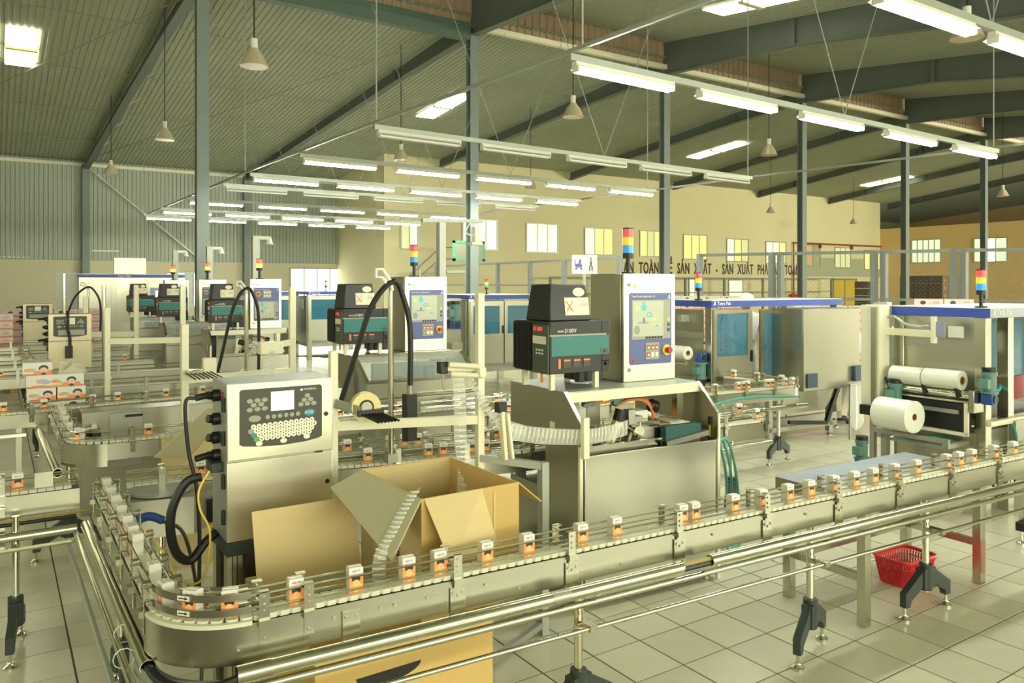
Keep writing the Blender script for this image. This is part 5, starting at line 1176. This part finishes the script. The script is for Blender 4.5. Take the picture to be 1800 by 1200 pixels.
MB().box(1.80, 1.98, -.50, -.46, .65, .83).obj('isolator', [M('dark_blue_isolator', (.03, .06, .10), .4)], eb, bev=.004)
MB().prism([(.75, .32), (1.5, .32), (1.8, .58), (.85, .58)], -.30, -.1, 'y').obj('chute', [STEELV], mp)
MB().box(.05, 1.75, -.28, -.24, .12, .17).box(1.62, 1.68, -.28, -.22, .05, .60).box(.60, .66, -.28, -.22, .05, .6).obj('stand_frame', [DSTEEL], mp)
for x in (.63, 1.65): inst('levelling_foot', foot_me, mp, (x, -.25, 0)); MB().cyl((x, -.25, .02), (x, -.25, .08), .012, 8).obj('foot_rod', [DSTEEL], mp)
MB().bar((1.55, -.3, .18), (1.78, -.3, .62), .04, .05).bar((.9, -.3, .22), (1.55, -.3, .16), .04, .04).obj('black_brace', [BLACK], mp)
tower(mp, .0, .2, 1.61, RYB, 1.05)
MB().box(1.80, 1.84, -.42, -.415, .50, .62).obj('yellow_tag', [YEL], mp)
gearmotor('', -.06, .10, .92, True, 1.0, mp)
MB().box(-.35, -.02, .10, .55, .70, .74).cyl((-.30, .08, .92), (-.30, .6, .92), .025, 12).obj('roll_shelf', [STEEL], mp)
film_roll('film roll on the left side of the middle packer', (6.47, 6.36, 1.02), (.05, 1, 0), .34, .075, .03)
film_roll('lower film roll on the left side of the middle packer', (6.30, 6.50, .66), (.3, 1, 0), .34, .095, .03)
# second and third packers behind
def packer(label, x, y, deg, w, cols, sc=1.):
    t = thing('carton_packer', label, 'machine', (x, y, 0), deg); header(t, w, 1.3)
    logo_mark(t, .02, -.005, 1.555, .045); text('lettering', 'Tetra Pak', .056, WTXT, t, (.085, -.005, 1.556), sx=.95)
    for px_, py_ in ((0, 0), (w-.1, 0), (0, 1.2), (w-.1, 1.2)): MB().box(px_, px_+.1, py_, py_+.1, 0, 1.535).obj('corner_post', [STEEL], t)
    n = max(2, round(w/.6)); q = (w-.04)/n
    for k in range(n): door(t, .02+k*q, k*q+q, .45, 1.50, .08+k*q, k*q+q-.08, .95, 1.42, GLASSB)
    MB().box(-.01, 0, .1, 1.2, .4, 1.5).obj('side_panel', [STEELV], t); MB().box(0, w, 1.2, 1.22, .3, 1.5).obj('rear_panel', [GALV], t); MB().box(.05, w-.05, .1, 1.1, .3, .6).obj('inner_table', [DSTEEL], t)
    MB().box(.1, .5, .3, .8, .6, 1.2).box(w-.7, w-.3, .4, .8, .6, 1.1).obj('inner_module', [TEALM], t)
    MB().box(-.02, -.01, .35, .6, 1.2, 1.42).obj('paper_sheet', [PAPER], t)
    tower(t, .55, .4, 1.61, cols, .9)
    return t
pk2 = packer('second carton packer with two tinted doors behind the cream frame', 6.55, 11.2, -3.5, 1.35, [('red_lens', REDL), ('yellow_lens', YELL), ('green_lens', GRNL)])
gearmotor('teal and blue gear motor left of the second packer', 6.30, 11.2, 1.05, False, 1.4)
gs = thing('steel_pedestal', 'steel pedestal carrying the gear motor left of the second packer', 'stand', (6.30, 11.34, 0)); MB().box(-.2, .18, .0, .12, 0, 1.55).box(-.1, .1, -.2, .0, 0, .83).obj('pedestal', [STEELV], gs); MB().box(-.12, .0, -.008, 0, 1.2, 1.42).obj('paper_sheet', [PAPER], gs)
packer('third carton packer glimpsed left of the second glue unit', 6.1, 17.9, -3.5, 1.5, [('red_lens', REDL), ('yellow_lens', YELL), ('green_lens', GRNL)])
packer('small fourth carton packer behind the third control cabinet', 4.9, 18.2, -3.5, 1.0, [('red_lens', REDL), ('yellow_lens', YELL), ('green_lens', GRNL)])
# big far cabinet with a lit screen
bc = thing('packing_cabinet', 'large bright steel packing cabinet with a lit screen, far left', 'machine', (1.60, 20.6, 0), -4)
X0 = 0.
MB().box(X0, X0+2.25, 0, 1.4, .1, 1.94).obj('cabinet_body', [STEELV], bc); MB().box(X0-.02, X0+2.27, -.03, 1.42, 1.94, 2.01).obj('header', [HEADB], bc); MB().box(X0-.02, X0+2.27, -.04, 1.42, 2.01, 2.03).obj('header_top', [HEADT], bc)
text('lettering', 'Tetra Pak', .07, WTXT, bc, (X0+.8, -.035, 1.955))
for a, b, mt in ((.02, .62, STEELV), (.66, 1.42, STEELV), (1.46, 2.23, STEELV)): MB().box(X0+a, X0+b, -.02, 0, .15, 1.91).obj('door', [mt], bc)
MB().box(X0+.78, X0+1.32, -.03, -.02, .9, 1.9).obj('door_recess', [STEEL], bc); MB().box(X0+1.5, X0+2.2, -.035, -.02, .5, 1.7).obj('control_panel', [HEADG], bc); MB().box(X0+1.62, X0+2.08, -.04, -.035, 1.2, 1.62).obj('screen', [SCRW], bc); MB().cyl((X0+1.8, -.035, 1.05), (X0+1.8, -.06, 1.05), .03, 10).obj('button', [YEL], bc)
MB().box(X0-.45, X0-.03, .2, 1.2, .1, 2.05).obj('side_box', [GALV], bc); MB().box(X0, X0+2.25, .1, 1.3, 0, .1).obj('plinth', [DSTEEL], bc)
tower(bc, X0+2.1, .3, 2.03, [('red_lens', LITO), ('amber_lens', LITR), ('green_lens', GRNL)], 1.7)
MB().box(X0+.75, X0+1.45, .5, .9, 2.03, 2.42).obj('top_duct', [STEELV], bc)
# right hand machine with the film rolls
RM = (6.33, 2.95)
rm_ = thing('film_wrapper', 'film wrapping machine with a blue header at the right edge', 'machine', (*RM, 0), -1.5)
header(rm_, 1.6, .80, 1.535, 1.612, HEADB, HEADG)  # front face takes the lit header tone, light put into its colour
logo_mark(rm_, .03, -.005, 1.553, .05, KEYW); text('lettering', 'Tetra Pak', .062, KEYW, rm_, (.10, -.005, 1.556), sx=.9)
for x, y, mt in ((.0, .03, STEEL), (.34, .03, STEEL), (.0, .69, STEEL), (1.5, .03, STEEL)): MB().box(x, x+.085, y, y+.085, 0, 1.535).obj('corner_post', [mt], rm_, bev=.003)
MB().box(.03, .036, .115, .69, .74, 1.53).obj('side_panel', [STEELV], rm_); MB().box(.022, .03, .115, .69, 1.28, 1.34).obj('dark_band', [DSTEEL], rm_); MB().box(.024, .03, .21, .33, 1.37, 1.46).obj('paper_sheet', [PAPER], rm_)
MB().box(.1, .5, .72, .78, .30, .75).box(-.05, .04, .10, .72, .34, .64).obj('lower_panel', [STEELV], rm_)
MB().box(.2, 1.5, .15, .7, .66, .72).box(.3, .6, .3, .6, .72, .9).obj('inner_table', [DSTEEL], rm_)
MB().box(.1, 1.5, .77, .79, .7, 1.53).obj('rear_panel', [GALV], rm_); MB().box(.5, 1.4, .30, .32, .80, 1.0).obj('red_panel', [M('dark_red_panel', (.25, .03, .03), .5)], rm_)
MB().box(.42, 1.5, .25, .26, 1.02, 1.5).obj('tinted_pane', [GLASSB], rm_)
MB().box(.10, .32, .2, .4, 1.30, 1.45).obj('drive_head', [DARK], rm_); MB().cyl((.21, .15, 1.33), (.21, .3, 1.33), .09, 14).obj('drive_wheel', [DSTEEL], rm_); MB().prism([(.12, 1.47), (.18, 1.47), (.15, 1.42)], .19, .199, 'y').obj('warning_triangle', [YEL], rm_)
MB().cyl((.09, .12, 1.06), (.5, .12, 1.06), .02, 12).obj('cross_rod', [PIPE], rm_)
MB().tube(spline([(.09, .1, .98), (.2, .08, .95), (.3, .08, .96), (.36, .1, 1.0)], 5), .014, 7).obj('cyan_hose', [CYANC], rm_)
MB().box(.02, 1.6, .0, .04, .70, .74).obj('infeed_rail', [CREAM], rm_); MB().box(.10, .9, .06, .2, .50, .66).box(.35, .5, -.02, .06, .55, .72).obj('drive_module', [DSTEEL], rm_)
m = MB()
for k in range(6): m.tube(spline([(.1+k*.06, .04, .5), (.14+k*.06, .02, .38), (.1+k*.09, .03, .28), (.2+k*.05, .05, .12)], 4), .01, 6)
m.obj('cable_tangle', [RUBBER], rm_, kind='stuff')
MB().tube(spline([(.3, -.02, .7), (.33, -.03, .6), (.32, -.03, .45), (.30, 0, .3)], 4), .012, 6).obj('teal_hose', [TEALC], rm_)
tower(rm_, .05, .09, 1.612, RYB, 1.0)
# film carriage on its left face
MB().box(-.16, -.02, .05, .76, .885, .90).obj('carriage_plate', [STEEL], rm_); MB().cyl((-.13, .06, .94), (-.13, .76, .94), .032, 16).obj('steel_roller', [PIPE], rm_); MB().box(-.19, -.05, .02, .06, .82, .99).obj('roller_bracket', [STEEL], rm_, bev=.003)
MB().box(-.16, -.14, .08, .11, .64, .885).box(-.16, -.14, .71, .74, .64, .885).box(-.16, -.14, .08, .74, .63, .655).obj('carriage_frame', [CREAM], rm_)
MB().box(-.12, -.03, .12, .7, .66, .87).obj('dark_interior', [BLACK], rm_); MB().box(-.145, -.12, .16, .55, .79, .82).obj('toothed_bar', [DSTEEL], rm_)
for y in (.17, .43, .73): MB().bar((-.16, y, .985), (-.18, y-.03, .925), .018, .025).cyl((-.16, y, .985), (-.14, y+.035, 1.01), .012, 8).obj('clamp_lever', [BLACK], rm_)
gearmotor('', -.07, -.03, .885, False, .85, rm_)
MB().box(-.36, -.33, .12, .76, .585, .62).box(-.36, .02, .12, .16, .55, .585).box(-.32, -.27, .64, .69, 0, .585).box(-.36, -.02, .66, .70, .55, .585).obj('lower_roll_frame', [DSTEEL], rm_)
MB().box(-.25, .0, .2, .66, .52, .535).obj('lower_tray', [GALV], rm_); m = MB()
for k in range(4): m.tube(spline([(-.2+k*.05, .2, .545), (-.18+k*.04, .35, .58), (-.2+k*.05, .5, .55), (-.17+k*.04, .62, .56)], 4), .008, 6)
m.obj('teal_tubing', [TEALC], rm_, kind='stuff')
MB().bar((-.27, .8, .15), (-.05, .2, .12), .02, .02).obj('brace', [DSTEEL], rm_)
cr = math.radians(-1.5)
def RMW(x, y): return (RM[0]+x*math.cos(cr)-y*math.sin(cr), RM[1]+x*math.sin(cr)+y*math.cos(cr))
film_roll('film roll lying left on the silver roller of the right machine', (*RMW(-.12, .572), 1.048), (.026, 1, 0), .265, .074, .032)
film_roll('film roll lying right on the silver roller, showing its brown core', (*RMW(-.12, .285), 1.05), (.026, 1, 0), .285, .076, .034)
film_roll('big film roll hanging low in front of the right machine', (*RMW(-.40, .50), .765), (.10, 1, 0), .30, .125, .028)
tw = thing('sensor_column', 'tall narrow steel column with a sensor arm left of the right machine', 'column', (6.15, 3.72, 0), -1.5)
MB().box(-.02, .12, 0, .17, .72, 1.62).obj('column_body', [CREAM], tw, bev=.003); MB().box(-.05, -.02, .02, .06, .74, 1.60).obj('edge_profile', [STEEL], tw); MB().box(.12, .19, .02, .15, .60, 1.64).obj('side_profile', [GALV], tw)
MB().bar((.10, -.0, 1.40), (.04, -.43, 1.40), .05, .055).obj('sensor_arm', [CREAM], tw); MB().box(.02, .03, -.52, -.40, 1.38, 1.50).obj('sensor_plate', [HEADG], tw); MB().box(.0, .04, -.45, -.42, 1.33, 1.54).obj('sensor_rod', [CREAM], tw)
MB().tube(spline([(.1, 0, 1.52), (.08, -.08, 1.52), (.06, -.17, 1.47), (.06, -.30, 1.45), (.05, -.36, 1.46), (.05, -.42, 1.45)], 5), .012, 7).obj('grey_cable', [GALV], tw)
MB().box(-.02, .02, .05, .09, 0, .72).box(.10, .14, .02, .06, 0, .72).obj('column_leg', [DSTEEL], tw); MB().box(-.07, .0, .02, .15, .70, .78).obj('column_base', [BLACK], tw)
gearmotor('', .03, -.11, .72, False, .9, tw)
gearmotor('upright teal motor on the floor left of the big low film roll', 5.72, 3.62, .33, False, .8)
gp = thing('motor_pedestal', 'steel pedestal under the upright teal motor', 'stand', (5.66, 3.62, 0)); MB().box(-.05, .05, -.05, .05, 0, .329).obj('pedestal', [STEEL], gp)
# table with a blue-grey plate behind the nearest conveyor
tb = thing('steel_table', 'low steel table with a blue grey plate behind the nearest conveyor', 'table', (3.79, 2.40, 0), -2)
for i, (x, y) in enumerate(((.0, .46), (.02, .0), (1.14, .0), (1.14, .46))): MB().box(x-.025, x+.025, y-.025, y+.025, 0, .655).obj('leg', [STEEL], tb, bev=.002)
MB().box(-.02, 1.25, -.02, .54, .655, .675).obj('plate', [BLUEST], tb); MB().box(-.02, 1.25, -.022, -.02, .60, .675).box(-.022, -.02, -.02, .54, .60, .675).obj('apron', [STEELV], tb)
MB().box(.0, 1.14, .44, .48, .22, .26).box(.02, .02+.03, .0, .46, .22, .26).box(1.13, 1.16, .0, .46, .22, .26).obj('stretcher', [STEEL], tb)
MB().box(.7, 1.15, .1, .4, .40, .655).obj('drawer_box', [STEELV], tb)
MB().box(1.116, 1.164, -.0265, -.0255, .07, .26).obj('red_stain', [M('faded_red_paint', (.34, .17, .12), .45, .5)], tb)
lg = thing('machine_leg', 'grey machine leg with a black foot at the right edge', 'stand', (5.95, 2.55, 0)); MB().bar((.0, 0, .6), (.06, 0, .14), .06, .09).obj('leg', [STEELV], lg); MB().box(-.06, .16, -.03, .03, .09, .15).obj('foot_bracket', [BLACK], lg, bev=.004); inst('levelling_foot', foot_me, lg, (-.04, 0, 0)); MB().cyl((-.04, 0, .02), (-.04, 0, .1), .01, 8).obj('foot_rod', [PIPE], lg); inst('levelling_foot', foot_me, lg, (.13, 0, 0))
# red basket
bk = thing('red_basket', 'red perforated plastic basket on the tiles under the conveyor', 'basket', (4.60, 2.63, 0), -3)
def rr(hx, hy, r, n=5):
    o = []
    for cx, cy, a0 in ((hx-r, hy-r, 0), (-hx+r, hy-r, 90), (-hx+r, -hy+r, 180), (hx-r, -hy+r, 270)):
        for k in range(n+1): a = math.radians(a0+90*k/n); o.append((cx+r*math.cos(a), cy+r*math.sin(a)))
    return o
m = MB(); rim = rr(.165, .115, .05); bot = rr(.135, .09, .04)
H = .155; n = len(rim)
def lerp2(a, b, t): return (a[0]+(b[0]-a[0])*t, a[1]+(b[1]-a[1])*t)
m.tube([(*p, H) for p in rim]+[(*rim[0], H)], .009, 6).obj('rim', [BASKET], bk)
m = MB()
for z in (.0, .012, .06, .105, .14):
    q = [lerp2(b, r, z/H) for b, r in zip(bot, rim)]
    m.tube([(*p, z+.004) for p in q]+[(*q[0], z+.004)], .0032, 5)
per = 56
def onring(rg, t):
    P = rg+[rg[0]]; L = sum(math.dist(a, b) for a, b in zip(P, P[1:])); s = t*L
    for a, b in zip(P, P[1:]):
        d = math.dist(a, b)
        if s <= d: return lerp2(a, b, s/d if d else 0)
        s -= d
    return P[-1]
for k in range(per):
    a, b = onring(bot, k/per), onring(rim, k/per); a2, b2 = onring(bot, (k+.5)/per), onring(rim, (k+.5)/per)
    m.cyl((*a, .004), (*b, H), .0028, 5)
    for z0, z1 in ((.012, .06), (.06, .105), (.105, .14)):
        p, q = lerp2(a, b, z0/H), lerp2(a2, b2, z1/H); m.cyl((*p, z0), (*q, z1), .0026, 4); p, q = lerp2(a2, b2, z0/H), lerp2(a, b, z1/H); m.cyl((*p, z0), (*q, z1), .0026, 4)
m.obj('lattice', [BASKET], bk, kind='stuff'); MB().prism(bot, 0, .004).obj('bottom', [BASKET], bk)
# green hoses trailing from the nearest applicator to the floor
gh = tag(empty('floor_hoses', (.17, .03, 0)), 'green hoses drooping to the floor right of the nearest applicator', 'hose')
for k in range(3):
    MB().tube(spline([(3.70, 3.45, .80-.02*k), (3.80+.04*k, 3.50, .76), (3.98+.05*k, 3.60, .52), (4.02+.06*k, 3.62, .25), (3.95+.06*k, 3.55, .03), (3.8, 3.45, .012), (3.7, 3.4, .012)], 6), .009, 7).obj('green_hose', [TEALC], gh)
# ---------------------------------------------------------------- workers
def body(name, joints, edges, mat, parent, sub=2):
    me = bpy.data.meshes.new(name); me.from_pydata([j[:3] for j in joints], edges, [])
    o = bpy.data.objects.new(name, me); COL.objects.link(o)
    sk = o.modifiers.new('skin', 'SKIN'); sv = me.skin_vertices[0].data if me.skin_vertices else None
    if sv is None: bpy.context.view_layer.objects.active = o; bpy.ops.mesh.customdata_skin_add(); sv = me.skin_vertices[0].data
    for i, j in enumerate(joints): sv[i].radius = (j[3], j[4] if len(j) > 4 else j[3])
    sv[0].use_root = True
    ss = o.modifiers.new('sub', 'SUBSURF'); ss.levels = sub; ss.render_levels = sub
    bpy.context.view_layer.update()
    ev = o.evaluated_get(bpy.context.evaluated_depsgraph_get()); nm = bpy.data.meshes.new_from_object(ev)
    nm.materials.clear(); nm.materials.append(mat)
    for p in nm.polygons: p.use_smooth = True
    bpy.data.objects.remove(o)
    return inst(name, nm, parent)
def hand(parent, p, d, side):
    """palm with five separate curled fingers; p wrist, d forearm direction"""
    d = Vector(d).normalized(); up = Vector((0, 0, 1)); a = d.cross(up).normalized()*side; n = a.cross(d).normalized()
    p = Vector(p); J = [(*p, .022)]; E = []
    J.append((*(p+d*.05), .030)); E.append((0, 1))
    for k, (o_, L) in enumerate(((-.028, .066), (-.009, .078), (.010, .072), (.027, .056))):
        b = p+d*.075+a*o_; i = len(J); J.append((*b, .011)); J.append((*(b+d*L*.5-up*.008), .0095)); J.append((*(b+d*L*.85-up*.03), .008)); E += [(1, i), (i, i+1), (i+1, i+2)]
    i = len(J); b = p+d*.03-a*.034; J.append((*b, .012)); J.append((*(b+d*.03-a*.018-up*.012), .010)); E += [(1, i), (i, i+1)]
    return body('hand', J, E, SKIN, parent, 1)
def worker(label, loc, deg, pose):
    t = thing('person', label, 'person', loc, deg)
    P = pose
    # one continuous body: pelvis root, spine, neck, head, arms, legs
    J = [(*P['pelvis'], .13, .11), (*P['belly'], .135, .11), (*P['chest'], .16, .115), (*P['neck'], .055), (*P['skull'], .085, .095), (*P['crown'], .07, .08)]
    E = [(0, 1), (1, 2), (2, 3), (3, 4), (4, 5)]
    for s in ('l', 'r'):
        i = len(J); J += [(*P['sh_'+s], .068), (*P['el_'+s], .047), (*P['wr_'+s], .032)]; E += [(2, i), (i, i+1), (i+1, i+2)]
        i = len(J); J += [(*P['hip_'+s], .095), (*P['kn_'+s], .066), (*P['an_'+s], .045)]; E += [(0, i), (i, i+1), (i+1, i+2)]
    b = body('body', J, E, COAT, t)
    b.data.materials.append(TROUS); b.data.materials.append(SKIN)
    hz = P['pelvis'][2]-.06; nk = Vector(P['neck']); cr_ = Vector(P['crown']); sk_ = Vector(P['skull'])
    for f in b.data.polygons:
        c = f.center
        if c.z < hz: f.material_index = 1
        elif (c-sk_).length < .125 and (c-nk).length > .05: f.material_index = 2
    hd = sk_; ax = (cr_-nk).normalized(); fw = Vector(P['face']).normalized(); sd = ax.cross(fw).normalized()
    cap = MB()
    for k in range(1): cap.lathe([(.112, .0), (.118, .03), (.112, .075), (.085, .115), (.04, .14), (.001, .145)], n=18)
    co = cap.obj('white_cap', [WHITE], t); co.location = hd-ax*.0; co.rotation_euler = ax.to_track_quat('Z', 'Y').to_euler()
    MB().box(-.002, .002, -.002, .002, 0, .001)
    fm = MB()
    for s in (-1, 1): fm.b.verts.ensure_lookup_table(); e = hd+fw*.088+sd*.032*s+ax*.005; fm.cyl(e, e+fw*.006, .010, 8)
    fm.obj('eye', [BLACK], t)
    MB().cyl(hd+fw*.085-ax*.0, hd+fw*.115-ax*.035, .010, 8, .016).obj('nose', [SKIN], t)
    MB().bar(hd+fw*.088-ax*.058-sd*.022, hd+fw*.088-ax*.058+sd*.022, .008, .007).obj('mouth', [RED], t)
    for s in (-1, 1): MB().cyl(hd+sd*s*.085, hd+sd*s*.10, .026, 10, .02).obj('ear', [SKIN], t)
    for s in ('l', 'r'):
        a = Vector(P['an_'+s]); tr_ = Vector(P.get('toe', (0, -1, 0)))
        sh = body('shoe', [(*(a-Vector((0, 0, a.z-.045))-tr_*.05), .045), (*(a-Vector((0, 0, a.z-.042))+tr_*.06), .042), (*(a-Vector((0, 0, a.z-.035))+tr_*.16), .034)], [(0, 1), (1, 2)], SHOE, t, 1)
        w1, e1 = Vector(P['wr_'+s]), Vector(P['el_'+s]); hand(t, w1, w1-e1, 1 if s == 'l' else -1)
    return t
bend_pose = dict(pelvis=(0, 0, .88), belly=(.02, -.14, 1.0), chest=(.02, -.34, 1.10), neck=(.02, -.47, 1.15), skull=(.02, -.56, 1.18), crown=(.02, -.64, 1.22), face=(0, -.5, -.8), toe=(0, -1, 0),
                 sh_l=(.19, -.38, 1.09), el_l=(.24, -.42, .86), wr_l=(.14, -.55, .70), sh_r=(-.17, -.38, 1.09), el_r=(-.22, -.44, .86), wr_r=(-.10, -.56, .70),
                 hip_l=(.09, .0, .80), kn_l=(.12, -.13, .46), an_l=(.12, .02, .09), hip_r=(-.09, .0, .80), kn_r=(-.13, -.20, .47), an_r=(-.14, -.02, .09))
worker('bending worker in white coat and pale trousers by the tall column', (9.12, 6.05, 0), 62, bend_pose)
up_pose = dict(pelvis=(0, 0, .90), belly=(0, 0, 1.05), chest=(0, -.02, 1.28), neck=(0, -.02, 1.42), skull=(0, -.04, 1.53), crown=(0, -.04, 1.60), face=(0, -1, -.15), toe=(0, -1, 0),
               sh_l=(.19, 0, 1.34), el_l=(.24, -.06, 1.06), wr_l=(.16, -.27, .98), sh_r=(-.19, 0, 1.34), el_r=(-.24, -.06, 1.06), wr_r=(-.16, -.27, .98),
               hip_l=(.09, 0, .82), kn_l=(.10, -.03, .47), an_l=(.10, .0, .09), hip_r=(-.09, 0, .82), kn_r=(-.10, -.03, .47), an_r=(-.10, 0, .09))
worker('standing worker in white coat and cap seen through the packer doors', (8.62, 7.2, 0), -30, up_pose)
cl = tag(empty('hanging_cloth', (8.35, 5.35, .0)), 'white cloth hanging beside the worker near the teal motor', 'cloth')
m = MB(); prv = None
for k in range(9):
    x = -.10+k*.028; y = .03*math.sin(k*1.9); a, b = m.v((x, y, .62)), m.v((x*1.15, y*1.6, .14+.05*math.sin(k*2.3)))
    if prv: m.f([prv[0], prv[1], b, a], 0, True)
    prv = (a, b)
m.obj('cloth', [COAT], cl); MB().bar((-.14, 0, .63), (.16, 0, .63), .02, .02).box(-.14, -.12, -.01, .01, 0, .63).obj('rail', [DSTEEL], cl)
